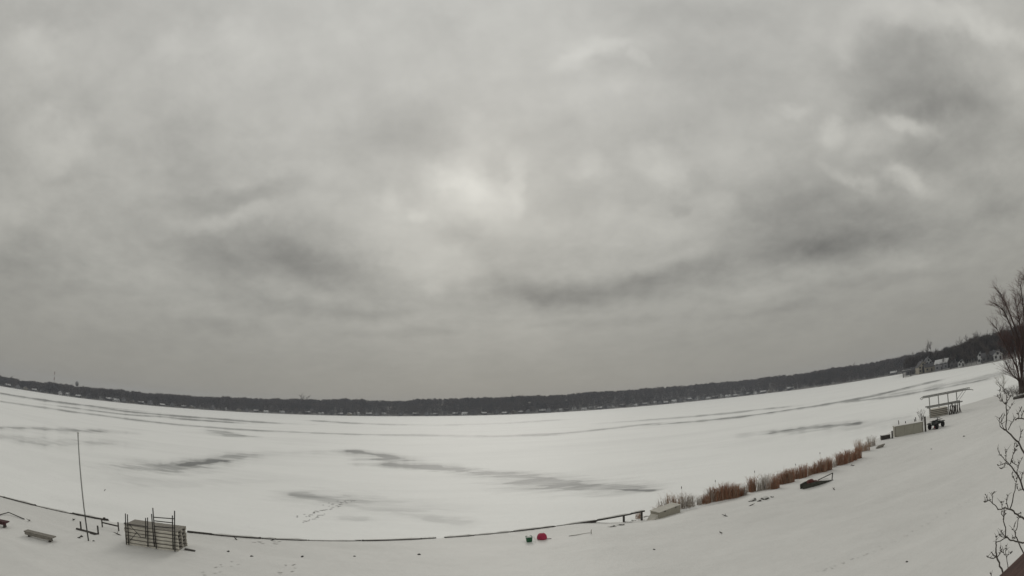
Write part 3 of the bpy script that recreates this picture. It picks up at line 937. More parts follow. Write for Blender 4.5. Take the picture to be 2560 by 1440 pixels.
put_house(house_meshes(12, 8, 3.2, 2.2, 'house_dark', 'roof_dark', False), p, -R(a) - 0.1, 'long dark house with dark roof near the big multi stemmed tree', None)
p, a = pen_place(2496, 12)
put_house(house_meshes(6, 6, 3.0, 2.0, 'house_white', 'roof_snow', True), p, -R(a), 'little white cottage with snowy gable glimpsed beside the big multi stemmed tree', None)
# boat shelter standing on the ice off the point
mat('post_dark', (0.035, 0.03, 0.028), 0.8, var=0.2)
mat('galv', (0.28, 0.28, 0.27), 0.5, var=0.15, metal=0.5, scale=4)
pl, pr = plane_hit(2258, 943), plane_hit(2277, 939)
D = 400.0
a1, a2 = azel(2258, 940)[0], azel(2277, 938)[0]
c = at_az((a1 + a2) / 2, D)
shl = thing('boat_shelter', 'dark roofed boat shelter on posts at the tip of the point', 'boat shelter', c, -R((a1 + a2) / 2))
hw = D * R(a2 - a1) / 2
for sx in (-1, 1):
    for sy in (-1.8, 1.8):
        MB().box((sx * hw, sy, 1.9), (0.42, 0.42, 4.2)).build('post', 'post_dark', shl)
MB().add([(-hw - .8, -2.6, 4), (hw + .8, -2.6, 4), (hw + .8, 2.6, 4), (-hw - .8, 2.6, 4), (-hw - .8, 0, 5.2), (hw + .8, 0, 5.2)], [(0, 1, 5, 4), (2, 3, 4, 5), (0, 4, 3), (1, 2, 5), (3, 2, 1, 0)]).build('roof', 'roof_dark', shl)
for q in (1,):
    MB().add([(-hw - .8, q * 2.65, 4.08), (hw + .8, q * 2.65, 4.08), (hw + .8, 0, 5.3), (-hw - .8, 0, 5.3), (-hw - .8, q * 2.65, 4.2), (hw + .8, q * 2.65, 4.2), (hw + .8, 0, 5.42), (-hw - .8, 0, 5.42)],
             [(0, 1, 2, 3), (4, 5, 6, 7), (0, 1, 5, 4), (1, 2, 6, 5), (2, 3, 7, 6), (3, 0, 4, 7)]).build('snow_cap', 'snow', shl)
MB().box((0, 0, 0.7), (hw * 1.5, 1.2, 1.1)).build('cradle', 'trim_white', shl)

# ------------------------------------------------------------------ seawall of timbers
mat('wet_timber', (0.060, 0.054, 0.048), 0.8, var=0.4, scale=6, stretch=(0.6, 3, 3), bump=0.3)
mat('old_wood', (0.22, 0.205, 0.18), 0.85, var=0.35, scale=7, stretch=(0.5, 4, 4), bump=0.3)
mat('pale_wood', (0.64, 0.61, 0.54), 0.85, var=0.28, scale=6, stretch=(0.4, 4, 4), bump=0.25)
wall = thing('seawall', 'low dark timber seawall with snow along its cap at the lake edge', 'seawall', (W0.x, W0.y, 0), math.atan2(WD.y, WD.x))
Lw = (W1 - W0).length
rs = random.Random(21)
px_to_t = lambda px, py: (plane_hit(px, py, 0.66) - W0).dot(WD)
GAP = [(px_to_t(262, 1302), px_to_t(300, 1310)), (px_to_t(318, 1315), px_to_t(462, 1331)), (px_to_t(1092, 1344), px_to_t(1112, 1343))]
t0 = -14.0
kk = 0
while t0 < Lw - 0.1:
    L = rs.uniform(1.9, 3.2)
    t1 = min(t0 + L, Lw)
    pieces = [(t0, t1)]
    for (ga, gb) in GAP:
        nxt = []
        for (u, v) in pieces:
            if v <= ga or u >= gb:
                nxt.append((u, v))
            else:
                if u < ga - 0.2: nxt.append((u, ga))
                if v > gb + 0.2: nxt.append((gb, v))
        pieces = nxt
    for (u, v) in pieces:
        top = 0.640 + rs.uniform(-0.04, 0.03)
        buried = (Lw * 0.66 < (u + v) / 2 < Lw * 0.90)
        if buried:
            top = 0.625 + rs.uniform(-0.03, 0.02)
        y = rs.uniform(-0.02, 0.02)
        tb = MB().bar((u + .01, y, top - 0.055), (v - .01, y + rs.uniform(-.02, .02), top - 0.055 + rs.uniform(-.015, .015)), 0.13, 0.11 if (u + v) / 2 < Lw * .8 else 0.085).build('cap_timber', 'wet_timber', wall, bevel=0.012)
        if rs.random() < 0.9:
            n = 7; sv = []
            for i in range(n):
                x = u + (v - u) * (0.04 + 0.92 * i / (n - 1))
                hh_ = rs.uniform(0.012, 0.055) if 0 < i < n - 1 else 0.004
                sv += [(x, y + 0.062, top + .002), (x, y + 0.04, top + hh_), (x, y - 0.045, top + hh_), (x, y - 0.062, top + .002)]
            sf = [(4 * i + j, 4 * i + 4 + j, 4 * i + 5 + j, 4 * i + 1 + j) for i in range(n - 1) for j in range(3)]
            sf += [(0, 1, 2, 3), (4 * n - 1, 4 * n - 2, 4 * n - 3, 4 * n - 4)]
            MB().add(sv, sf).build('snow_cap', 'snow', tb, True)
        # sheathing boards on the lake side
        if v < Lw - 2.6:
            nb = max(1, int((v - u) / 0.6))
            for i in range(nb):
                xa, xb = u + (v - u) * i / nb, u + (v - u) * (i + 1) / nb
                MB().box(((xa + xb) / 2, 0.125, 0.22), (xb - xa - 0.012, 0.05, 0.70)).build('sheathing_board', 'wet_timber', wall)
    t0 = t1
def wt(px, py):
    return px_to_t(px, py)
for (px, py, lo, hi, wd) in [(1561, 1286, -0.1, 0.60, 0.10), (1604, 1277, -0.2, 0.61, 0.10), (20, 1243, 0.1, 0.60, 0.10), (254, 1300, 0.25, 0.74, 0.11)]:
    MB().box((wt(px, py), -0.03, (lo + hi) / 2), (wd, wd, hi - lo)).build('post', 'wet_timber', wall, bevel=0.01)

# short handrail stub between the seawall and the stack
A, B = hit(256, 1318), hit(297, 1328)
d = B - A; rzz = math.atan2(d.y, d.x)
st = thing('rail_stub', 'short dark rail on two stakes between seawall and wooden stack', 'rail', A, rzz)
L = math.hypot(d.x, d.y)
MB().box((0, 0, 0.12), (0.05, 0.05, 0.55)).build('stake', 'wet_timber', st)
MB().box((L, 0, 0.14), (0.05, 0.05, 0.62)).build('stake', 'wet_timber', st)
MB().bar((0.03, 0, 0.24), (L - 0.03, 0, 0.24 + (B.z - A.z)), 0.05, 0.06).build('rail', 'wet_timber', st)

# ------------------------------------------------------------------ tall pole
base_p = hit(222, 1352)
dtop = ray(195, 1086)
Dp = math.hypot(base_p.x, base_p.y)
topz = EYE.z + dtop.z / math.hypot(dtop.x, dtop.y) * Dp
tp = Vector((dtop.x, dtop.y, 0)).normalized() * Dp
pole = thing('flagpole', 'tall thin bare metal flagpole standing in the snow by the seawall', 'flagpole', base_p)
mat('pole_metal', (0.10, 0.10, 0.095), 0.6, var=0.2, scale=2)
mat('pale_metal', (0.55, 0.55, 0.53), 0.4, metal=0.3)
Hp = topz - base_p.z
tl = Vector((tp.x - base_p.x, tp.y - base_p.y, Hp))
MB().tube([(0, 0, -0.3), tl * 0.5, tl], [0.036, 0.030, 0.025], 10).build('shaft', 'pole_metal', pole, True)
MB().lathe([(0.02, 0), (0.055, 0.03), (0.06, 0.07), (0.03, 0.11)], 10, tuple(tl)).build('finial', 'pale_metal', pole, True)
MB().tube([tl * 0.28 + Vector((0.05, -0.03, 0)), tl * 0.98 + Vector((0.045, -0.03, 0))], 0.007, 5).build('halyard', 'trim_white', pole)
MB().box(tuple(tl * 0.27 + Vector((0.05, -0.03, 0))), (0.05, 0.03, 0.12)).build('cleat', 'pale_metal', pole)

# low frame half sunk in the snow round the pole
A, B = hit(203, 1326), hit(246, 1336)
d = B - A; L = math.hypot(d.x, d.y)
fr = thing('sunken_dock_frame', 'low dark frame with two upright stubs half buried beside the flagpole', 'dock frame', A, math.atan2(d.y, d.x))
MB().box((0, 0, 0.12), (0.06, 0.06, 0.62)).build('stub', 'wet_timber', fr)
MB().box((L, 0, 0.14), (0.06, 0.06, 0.66)).build('stub', 'wet_timber', fr)
MB().bar((-0.28, -0.06, 0.02), (L - 0.04, -0.06, 0.06), 0.10, 0.10).build('beam', 'wet_timber', fr)
MB().add([(L * .62, -.3, -.05), (L, -.3, -.05), (L, .05, -.05), (L * .62, .05, -.05), (L * .7, -.22, .07), (L * .95, -.2, .09), (L * .95, -.02, .09), (L * .7, -.02, .07)], [(0, 1, 5, 4), (1, 2, 6, 5), (2, 3, 7, 6), (3, 0, 4, 7), (4, 5, 6, 7)]).build('bracket', 'wet_timber', fr)

# ------------------------------------------------------------------ stack of dock sections
A, B = hit(316, 1361), hit(446, 1378)
d = B - A; L = math.hypot(d.x, d.y); rzz = math.atan2(d.y, d.x)
ax = Vector((math.cos(rzz), math.sin(rzz), 0)); ay = Vector((-ax.y, ax.x, 0))
print('stack length', L)
SW, SHH, NS = 1.15, 0.158, 6
zb = min(A.z, B.z) - 0.04
ORD = ['bottom', 'second', 'third', 'fourth', 'fifth', 'top']
st_len = L + 0.05
string_me = MB().box((0, 0, 0), (st_len, 0.05, 0.114)).mesh('stringer', 'pale_wood')
NPL = 16
plank_me = MB().box((0, 0, 0), (st_len / NPL - 0.012, SW, 0.032)).mesh('plank', 'old_wood')
rs = random.Random(5)
for k in range(NS):
    jig = Vector((rs.uniform(-.02, .02), rs.uniform(-.015, .02), 0))
    o = A + ax * (L / 2) + ay * (SW / 2) + jig
    s_ = thing('dock_section', '%s wooden dock section of the tall stack by the seawall' % ORD[k], 'dock section', (o.x, o.y, zb + k * SHH), rzz + rs.uniform(-.008, .008), 'dock sections stacked by the seawall')
    for y in (-SW / 2 + 0.03, 0.0, SW / 2 - 0.03):
        link('stringer', string_me, s_, (0, y, 0.060))
    for i in range(NPL):
        link('plank', plank_me, s_, ((i - (NPL - 1) / 2) * st_len / NPL, rs.uniform(-.006, .006), 0.1345 + rs.uniform(0, .003)))
stack_top = zb + NS * SHH

# dock leg frames leaning on the stack
mat('pipe', (0.055, 0.052, 0.048), 0.55, var=0.3, metal=0.4, scale=5)
def at_stack(px, py, yoff):
    """point in the vertical plane just in front of the stack"""
    n = ay; o = A + ay * yoff
    dr = ray(px, py)
    k = (o - EYE).dot(n) / dr.dot(n)
    q = EYE + dr * k
    return Vector(((q - A).dot(ax), yoff, q.z))
def frame(name, label, uprights, bars, wires, yoff, rad):
    f = thing(name, label, 'dock legs', (A.x, A.y, 0), rzz)
    for (x0, y0, x1, y1) in uprights:
        MB().tube([at_stack(x0, y0, yoff), at_stack(x1, y1, yoff)], rad, 8).build('upright', 'pipe', f, True)
    for (x0, y0, x1, y1) in bars:
        MB().tube([at_stack(x0, y0, yoff - 0.01), at_stack(x1, y1, yoff - 0.01)], 0.022, 8).build('crossbar', 'pipe', f, True)
    for (x0, y0, x1, y1) in wires:
        MB().tube([at_stack(x0, y0, yoff - 0.02), at_stack(x1, y1, yoff - 0.02)], 0.014, 6).build('brace', 'pipe', f, True)
    return f
frame('dock_leg_frame', 'dark pipe frame with crossed braces leaning on the dock stack', [(313.5, 1284, 316, 1361), (318.5, 1286, 322, 1362), (364, 1295, 364.5, 1345), (369, 1294, 370, 1367)],
      [(318, 1310, 368, 1317)], [(322, 1310, 352, 1343), (322, 1355, 343, 1330), (352, 1343, 362, 1344)], -0.09, 0.026)
frame('dock_ladder', 'dark pipe ladder with two rungs standing above the dock stack', [(382, 1270, 391, 1371), (379, 1285, 386, 1366), (436.5, 1277, 437.5, 1379), (431, 1289, 433, 1374)],
      [(384, 1293, 436, 1297), (385, 1302, 433, 1307), (386, 1316, 436, 1320)], [], -0.09, 0.028)
# loose plank jutting from the foot of the stack
A2, B2 = hit(462, 1374), hit(488, 1379)
pk = MB()
pk.bar(A2 + Vector((0, 0, .03)), B2 + Vector((0, 0, .02)), 0.14, 0.05)
tag(pk.build('loose_plank', 'wet_timber'), 'dark loose plank lying at the foot of the dock stack', 'plank')

# ------------------------------------------------------------------ benches
mat('red_paint', (0.065, 0.028, 0.030), 0.7, var=0.3, scale=6)
def bench(A, B, label, m, hgt, mleg):
    d = B - A; L = math.hypot(d.x, d.y)
    t_ = thing('bench', label, 'bench', ((A.x + B.x) / 2, (A.y + B.y) / 2, min(A.z, B.z)), math.atan2(d.y, d.x))
    for j in range(3):
        MB().box((0, (j - 1) * 0.125, hgt - 0.025), (L, 0.115, 0.05)).build('seat_board', m, t_, bevel=0.008)
    MB().box((0, -0.17, hgt - 0.10), (L - 0.1, 0.03, 0.10)).build('apron', m, t_)
    for sx in (-1, 1):
        lg = MB()
        x = sx * (L / 2 - 0.22)
        lg.add([(x - .04, -.17, hgt - .05), (x - .04, .17, hgt - .05), (x - .04, .10, hgt * .45), (x - .04, .19, -.15), (x - .04, -.19, -.15), (x - .04, -.10, hgt * .45),
                (x + .04, -.17, hgt - .05), (x + .04, .17, hgt - .05), (x + .04, .10, hgt * .45), (x + .04, .19, -.15), (x + .04, -.19, -.15), (x + .04, -.10, hgt * .45)],
               [(0, 1, 2, 5), (5, 2, 3, 4), (6, 11, 8, 7), (11, 10, 9, 8), (0, 6, 7, 1), (1, 7, 8, 2), (2, 8, 9, 3), (3, 9, 10, 4), (4, 10, 11, 5), (5, 11, 6, 0)])
        lg.build('leg', mleg, t_)
    return t_
bench(hit(66, 1339), hit(137, 1356), 'plain dark wooden bench in the snow short of the flagpole', 'old_wood', 0.25, 'wet_timber')
MATS['old_wood_dark'] = None
bench(hit(-48, 1306), hit(22, 1321), 'dark red wooden bench standing beyond the plain bench', 'red_paint', 0.30, 'wet_timber')
# bent pipe behind the benches
pts = [hit(-20, 1294) + Vector((0, 0, .02)), hit(8, 1288) + Vector((0, 0, .06)), hit(22, 1286) + Vector((0, 0, .10)), hit(40, 1292) + Vector((0, 0, .06)), hit(61, 1299) + Vector((0, 0, .02))]
tag(MB().tube(pts, 0.025, 7).build('bent_pipe', 'pipe', None, True), 'thin bent dark pipe lying on snow behind the red bench', 'pipe')

# ------------------------------------------------------------------ bucket and red float
mat('green_plastic', (0.018, 0.10, 0.045), 0.45, var=0.1)
mat('pink_plastic', (0.36, 0.022, 0.065), 0.45, var=0.12)
p = hit(1323, 1354)
bk = thing('bucket', 'small square green plastic pail standing in the snow by the red float', 'bucket', p, 0.2)
bk.rotation_euler = (0.10, -0.05, 0.2)
body = MB()
for (z, s_) in ((-0.03, 0.115), (0.24, 0.15), (0.26, 0.16), (0.26, 0.14), (0.05, 0.11)):
    k = len(body.v)
    body.v += [(x * s_, y * s_, z) for x, y in ((-1, -.75), (-.75, -1), (.75, -1), (1, -.75), (1, .75), (.75, 1), (-.75, 1), (-1, .75))]
    if k:
        for j in range(8):
            body.f.append((k - 8 + j, k - 8 + (j + 1) % 8, k + (j + 1) % 8, k + j))
body.f += [tuple(range(7, -1, -1)), tuple(range(32, 40))]
body.build('body', 'green_plastic', bk)
MB().tube([(0.17 , 0, 0.24), (0.26, -0.02, 0.17), (0.30, -0.02, 0.02)], 0.012, 6).build('handle', 'trim_white', bk)
sn = MB()
sn.lathe([(0.125, 0.20), (0.13, 0.255), (0.09, 0.285), (0.02, 0.295)], 12).build('snow_fill', 'snow', bk, True)
p = hit(1355, 1348)
fl = thing('red_float', 'round red plastic float half sunk in the snow near the green pail', 'float', p)
prof = [(0.10, -0.12), (0.20, -0.05), (0.245, 0.06), (0.24, 0.14), (0.215, 0.21), (0.165, 0.275), (0.10, 0.315), (0.02, 0.33)]
MB().lathe(prof, 24).build('shell', 'pink_plastic', fl, True)
MB().lathe([(0.244, 0.055), (0.252, 0.07), (0.244, 0.085)], 24).build('seam', 'pink_plastic', fl, True)
MB().lathe([(0.07, 0.318), (0.055, 0.334), (0.03, 0.342), (0.01, 0.345)], 18).build('snow_cap', 'snow', fl, True)
MB().tube([(0.2, -0.05, 0.04), (0.32, -0.06, 0.02), (0.45, -0.04, 0.015)], 0.014, 5).build('rope', 'wet_timber', fl)

# cable and stake beyond the float
pts = [hit(1422, 1341) + Vector((0, 0, .015)), hit(1440, 1339) + Vector((0, 0, .03)), hit(1460, 1335) + Vector((0, 0, .02)), hit(1476, 1333) + Vector((0, 0, .03))]
tag(MB().tube(pts, [0.018, 0.016, 0.010, 0.010], 5).build('rope_end', 'old_wood'), 'thin half buried rope leading to a little stake in the snow', 'rope')
p = hit(1478, 1335)
tag(MB().tube([p + Vector((0, 0, -.2)), p + Vector((0, 0, .10)), p + Vector((.01, 0, .24))], [.02, .02, .012], 6).build('stake', 'old_wood'), 'little upright stake in the snow at the rope end', 'stake')

# ------------------------------------------------------------------ beige deck box
mat('beige_box', (0.33, 0.31, 0.26), 0.75, var=0.10, scale=3)
mat('beige_lid', (0.48, 0.46, 0.41), 0.75, var=0.10, scale=3)
A, B = hit(1648, 1297), hit(1701, 1281)
d = B - A; L = math.hypot(d.x, d.y)
bx = thing('deck_box', 'beige deck box with sloping lid at the end of the seawall in front of reeds', 'deck box', A, math.atan2(d.y, d.x))
bo = MB()
bo.add([(0, 0, -.15), (L, 0, -.15), (L, .62, -.15), (0, .62, -.15), (0, 0, .34), (L, 0, .34), (L, .62, .42), (0, .62, .42)], [(0, 1, 5, 4), (1, 2, 6, 5), (2, 3, 7, 6), (3, 0, 4, 7), (0, 3, 2, 1), (4, 5, 6, 7)])
bo.build('body', 'beige_box', bx, bevel=0.015)
ld = MB()
ld.add([(-.03, -.03, .345), (L + .03, -.03, .345), (L + .03, .65, .425), (-.03, .65, .425), (-.03, -.03, .385), (L + .03, -.03, .385), (L + .03, .65, .465), (-.03, .65, .465)], [(0, 1, 5, 4), (1, 2, 6, 5), (2, 3, 7, 6), (3, 0, 4, 7), (0, 3, 2, 1), (4, 5, 6, 7)])
lid = ld.build('lid', 'beige_lid', bx, bevel=0.01)
wg = MB().add([(-.62, .05, -.1), (0.0, .02, -.1), (0.0, .6, -.1), (-.55, .55, -.1), (-.02, .05, .24), (-.02, .58, .28)], [(0, 1, 4), (1, 2, 5, 4), (2, 3, 5), (3, 0, 4, 5), (0, 3, 2, 1)])
wg.build('ramp_board', 'beige_lid', bx)
for i in range(2):
    MB().box((L * (0.25 + 0.5 * i), -.035, .33), (.09, .02, .07)).build('latch', 'wet_timber', bx)

# ------------------------------------------------------------------ rocks
mat('rock', (0.07, 0.068, 0.062), 0.9, var=0.4, scale=6, bump=0.5)
rock_cache = []
for s_ in range(5):
    bm = bmesh.new()
    bmesh.ops.create_icosphere(bm, subdivisions=2, radius=1)
    r_ = random.Random(s_)
    for v in bm.verts:
        n_ = v.co.normalized()
        k = 1 + 0.35 * math.sin(n_.x * 3 + s_) * math.cos(n_.y * 4 + s_ * 2) + r_.uniform(-.10, .10)
        v.co = Vector((v.co.x * k, v.co.y * k * 0.8, v.co.z * k * 0.6))
    me = bpy.data.meshes.new('rock'); bm.to_mesh(me); bm.free()
    me.materials.append(MATS['rock'])
    sv = MB()
    capm = bpy.data.meshes.new('snow_cap')
    bm = bmesh.new(); bm.from_mesh(me)
    bmesh.ops.delete(bm, geom=[f for f in bm.faces if f.normal.z < 0.55], context='FACES')
    ext = bmesh.ops.solidify(bm, geom=bm.faces[:], thickness=-0.14)
    bm.to_mesh(capm); bm.free()
    for pl_ in capm.polygons: pl_.use_smooth = True
    capm.materials.append(MATS['snow'])
    rock_cache.append((me, capm))
def rock(px, py, size, label, group=None, k=0, cap=True, sq=(1, 1, 1)):
    p = hit(px, py)
    r_ = thing('rock', label, 'rock', p, k * 1.7, group)
    r_.scale = (size * sq[0], size * sq[1], size * sq[2])
    link('stone', rock_cache[k % 5][0], r_)
    if cap:
        link('snow_cap', rock_cache[k % 5][1], r_, (0, 0, 0.03))
    return r_
for k, (px, py, s_) in enumerate([(1882, 1252, .20), (1875, 1254, .12), (1899, 1253, .13), (1911, 1248, .24), (1918, 1246, .13), (1930, 1243, .10), (1886, 1247, .10)]):
    rock(px, py, s_, 'small dark rock with snow on top, one of the cluster below the reeds', 'rocks below the reeds', k)
for k, (px, py, s_) in enumerate([(1529, 1317, .13), (1537, 1316, .10), (1552, 1313, .14), (1566, 1306, .12), (1575, 1306, .10), (1584, 1302, .10), (1612, 1292, .10), (1618, 1291, .07)]):
    rock(px, py, s_, 'dark stone poking from snow under the raised end of the seawall rail', 'stones under the seawall end', k, sq=(1.5, 1, .7))
rock(1627, 1295, .14, 'dark stone against the end of the beige deck box', None, 2, False)

# ------------------------------------------------------------------ reeds
mat('reed_rust', (0.30, 0.145, 0.085), 0.9, var=0.35, scale=9)
mat('reed_tan', (0.38, 0.27, 0.20), 0.9, var=0.3, scale=9)
mat('reed_grey', (0.38, 0.34, 0.30), 0.9, var=0.25, scale=9)
mat('cattail', (0.030, 0.018, 0.014), 0.95)
def reed_mesh(seed, n, rad, H, m, curl=0.35):
    rs = random.Random(seed); mb = MB()
    for i in range(n):
        a = rs.uniform(0, 6.283); r = rad * math.sqrt(rs.random())
        p = Vector((math.cos(a) * r, math.sin(a) * r, -0.08))
        h_ = H * rs.uniform(0.45, 1.1)
        ln = Vector((rs.uniform(-1, 1), rs.uniform(-1, 1), 0)) * curl * h_ * rs.uniform(.2, 1)
        w_ = rs.uniform(0.006, 0.014)
        sd = Vector((rs.uniform(-1, 1), rs.uniform(-1, 1), 0)).normalized() * w_
        up = Vector((0, 0, h_))
        q1 = p + up * .5 + ln * .2; q2 = p + up * .85 + ln * .6; q3 = p + up * rs.uniform(.75, 1.0) + ln * 1.2
        th = sd.cross(Vector((0, 0, 1))) * .5
        mb.add([p - sd, p + sd, p + th, q1 - sd, q1 + sd, q1 + th, q2 - sd * .7, q2 + sd * .7, q2 + th * .7, q3],
               [(0, 1, 4, 3), (1, 2, 5, 4), (2, 0, 3, 5), (3, 4, 7, 6), (4, 5, 8, 7), (5, 3, 6, 8), (6, 7, 9), (7, 8, 9), (8, 6, 9)])
    return mb.mesh('blades', m)
def tail_mesh(seed, n, rad, H):  # one cattail
    rs = random.Random(seed); mb = MB(); hd = MB()
    for i in range(n):
        a = rs.uniform(0, 6.283); r = rad * rs.random()
        p = Vector((math.cos(a) * r, math.sin(a) * r, 0)); q = p + Vector((rs.uniform(-.1, .1), rs.uniform(-.1, .1), H * rs.uniform(1.0, 1.35)))
        mb.tube([p, q], [.008, .006], 4)
        hd.tube([q - Vector((0, 0, .02)), q, q + Vector((0, 0, .10)), q + Vector((0, 0, .12))], [.008, .022, .022, .006], 6)
    return mb.mesh('stalk', 'reed_tan'), hd.mesh('seed_head', 'cattail')
RB = {}
for kd in ('rust', 'tan', 'grey'):
    RB[kd] = [reed_mesh(100 + i, 130 if kd == 'rust' else 90, 0.34, 1.0, 'reed_' + kd, 0.55 if kd == 'rust' else 0.8) for i in range(3)]
TB = [tail_mesh(i, 1, 0.3, 0.95) for i in range(3)]
KLAB = {'rust': ('clump of dense rust brown dead reeds along the snowy shore', 'rust brown reed clumps'), 'tan': ('clump of pale tan dead reeds along the snowy shore', 'tan reed clumps'),
        'grey': ('clump of thin grey drooping dead reeds along the snowy shore', 'grey reed clumps')}
REEDS = [(1645, 1290, 'tan', .9), (1660, 1282, 'grey', 1), (1676, 1274, 'tan', 1), (1692, 1272, 'tan', 1), (1714, 1270, 'grey', 1), (1728, 1266, 'grey', 1), (1748, 1262, 'grey', .6), (1766, 1258, 'rust', .85), (1776, 1254, 'grey', 1), (1786, 1253, 'rust', .9), (1798, 1251, 'rust', 1),
         (1812, 1248, 'rust', 1.05), (1825, 1246, 'rust', 1.05), (1838, 1244, 'rust', 1), (1850, 1241, 'rust', .85), (1862, 1238, 'grey', .9), (1879, 1229, 'rust', .95), (1903, 1226, 'grey', 1.1), (1914, 1224, 'grey', 1.1), (1926, 1222, 'tan', .9), (1939, 1222, 'rust', 1.0),
         (1955, 1210, 'rust', 1.1), (1966, 1208, 'rust', 1.05), (1978, 1206, 'rust', .9), (1992, 1197, 'rust', .95), (2008, 1195, 'rust', .95), (2020, 1190, 'tan', .9), (2030, 1186, 'rust', .7), (2045, 1182, 'rust', 1.1), (2058, 1179, 'rust', 1.05), (2072, 1175, 'rust', .9),
         (2084, 1168, 'grey', .8), (2098, 1163, 'rust', .95), (2110, 1160, 'rust', 1.05), (2122, 1156, 'rust', 1.05), (2134, 1151, 'rust', 1.0), (2146, 1146, 'rust', 1.0), (2147, 1130, 'tan', 1.1), (2158, 1128, 'tan', .9), (2168, 1126, 'tan', .8), (2180, 1116, 'grey', 1.3)]
for k, (px, py, kd, s_) in enumerate(REEDS):
    p = hit(px, py)
    lab, grp = KLAB[kd]
    where = 'behind the beige deck box' if px < 1705 else 'between beige deck box and rock cluster' if px < 1868 else 'just above the rock cluster' if px < 1950 else 'behind the half buried boat' if px < 2090 else 'beyond the half buried boat, nearer the crate'
    lab = lab.replace('along the snowy shore', where)
    rd = thing('reed_clump', lab, 'reeds', p, k * 2.3, grp)
    rd.scale = (s_ * (0.85 + 0.35 * (k * 7 % 5) / 4), s_ * 0.95, s_ * (0.86 + 0.40 * (k * 3 % 7) / 6))
    link('blades', RB[kd][k % 3], rd)
    if kd == 'rust':
        link('dry_leaves', RB['tan'][(k + 1) % 3], rd, (0.05, 0.03, 0.0), k).scale = (1.0, 1.0, 1.08)
    if k in (4, 9, 16, 24, 29):
        link('stalk', TB[k % 3][0], rd); link('seed_head', TB[k % 3][1], rd)
# pinkish scrub under the rail end
p = hit(1596, 1296)
sc_ = thing('dry_weed', 'small pinkish dry weed growing under the raised seawall rail', 'weed', p)
link('blades', RB['tan'][1], sc_); sc_.scale = (.6, .6, .55)

# ------------------------------------------------------------------ rowing boat hauled out below the reeds
mat('boat_green', (0.050, 0.050, 0.040), 0.6, var=0.3, scale=4)
mat('rust_red', (0.11, 0.030, 0.026), 0.8, var=0.3, scale=6)
A, B = hit(2004, 1223), hit(2074, 1200)
d = B - A; L = math.hypot(d.x, d.y)
bt = thing('rowing_boat', 'small dark green boat with red seat, half buried in snow below the reeds', 'boat', A, math.atan2(d.y, d.x))
hull = MB(); NSt = 9
for i in range(NSt):
    u = i / (NSt - 1); x = u * L
    wd = 0.46 * math.sin(math.pi * (0.16 + 0.62 * u)) ** 0.7 * (0.55 + 0.45 * min(1, u * 4))
    sk = -0.30 * max(0.0, u - 0.38) / 0.62
    hull.v += [(vx, vy, vz + sk) for (vx, vy, vz) in [(x, -wd, 0.30), (x, -wd * .75, -.05), (x, 0, -.12), (x, wd * .75, -.05), (x, wd, 0.30), (x, wd * .9, 0.30), (x, wd * .66, .02), (x, 0, -.05), (x, -wd * .66, .02), (x, -wd * .9, 0.30)]]
for i in range(NSt - 1):
    for j in range(10):
        hull.f.append((10 * i + j, 10 * i + (j + 1) % 10, 10 * i + 10 + (j + 1) % 10, 10 * i + 10 + j))
hull.f += [(0, 1, 8, 9), (1, 2, 7, 8), (2, 3, 6, 7), (3, 4, 5, 6)]
hull.f += [tuple(10 * (NSt - 1) + i for i in q) for q in ((0, 9, 8, 1), (1, 8, 7, 2), (2, 7, 6, 3), (3, 6, 5, 4))]
hull.build('hull', 'boat_green', bt)
MB().lathe([(0.20, -0.16), (0.20, 0.16)], 14, (L * .30, 0, 0.26), 'x').build('seat_barrel', 'rust_red', bt, True)
MB().bar((L * .42, -0.36, 0.34), (L, -0.30, 0.46), 0.04, 0.05).build('gunwale_rail', 'wet_timber', bt)
MB().bar((L * .99, -0.30, 0.46), (L * .97, -0.28, 0.0), 0.05, 0.05).build('stern_post', 'wet_timber', bt)
MB().bar((L * .55, -0.3, 0.18), (L * .55, 0.3, 0.18), 0.18, 0.04).build('thwart', 'rust_red', bt)
MB().add([(L * .52, -.3, .05), (L * .95, -.26, .05), (L * .95, .26, .05), (L * .52, .3, .05), (L * .6, -.15, .24), (L * .85, -.1, .22), (L * .85, .12, .2), (L * .6, .15, .22)], [(0, 1, 5, 4), (1, 2, 6, 5), (2, 3, 7, 6), (3, 0, 4, 7), (4, 5, 6, 7)]).build('snow_load', 'snow', bt, True)

# ------------------------------------------------------------------ things by the far end of the yard
A, B = hit(2191, 1122), hit(2212, 1116)
tag(MB().tube([A + Vector((0, 0, .04)), A.lerp(B, .3) + Vector((0, 0, .10)), A.lerp(B, .7) + Vector((0, 0, .13)), B + Vector((0, 0, .22))], [.08, .15, .14, .05], 8).build('driftwood_log', 'old_wood', None, True), 'short grey driftwood log at the end of the reeds', 'log')
A, B = hit(2204, 1101), hit(2226, 1096)
d = B - A; L = math.hypot(d.x, d.y)
cr = thing('dark_crate', 'low dark wooden crate beside the long pale panel box', 'crate', A, math.atan2(d.y, d.x))
for i in range(3):
    MB().box((L / 2, 0, 0.08 + i * 0.15), (L, 0.03, 0.135)).build('slat', 'wet_timber', cr)
    MB().box((L / 2, 0.6, 0.08 + i * 0.15), (L, 0.03, 0.135)).build('slat', 'wet_timber', cr)
    MB().box((0.015, 0.3, 0.08 + i * 0.15), (0.03, 0.56, 0.135)).build('slat', 'wet_timber', cr)
    MB().box((L - 0.015, 0.3, 0.08 + i * 0.15), (0.03, 0.56, 0.135)).build('slat', 'wet_timber', cr)
MB().box((L / 2, 0.3, 0.42), (L - .08, 0.55, 0.10)).build('snow_fill', 'snow', cr, bevel=0.03)
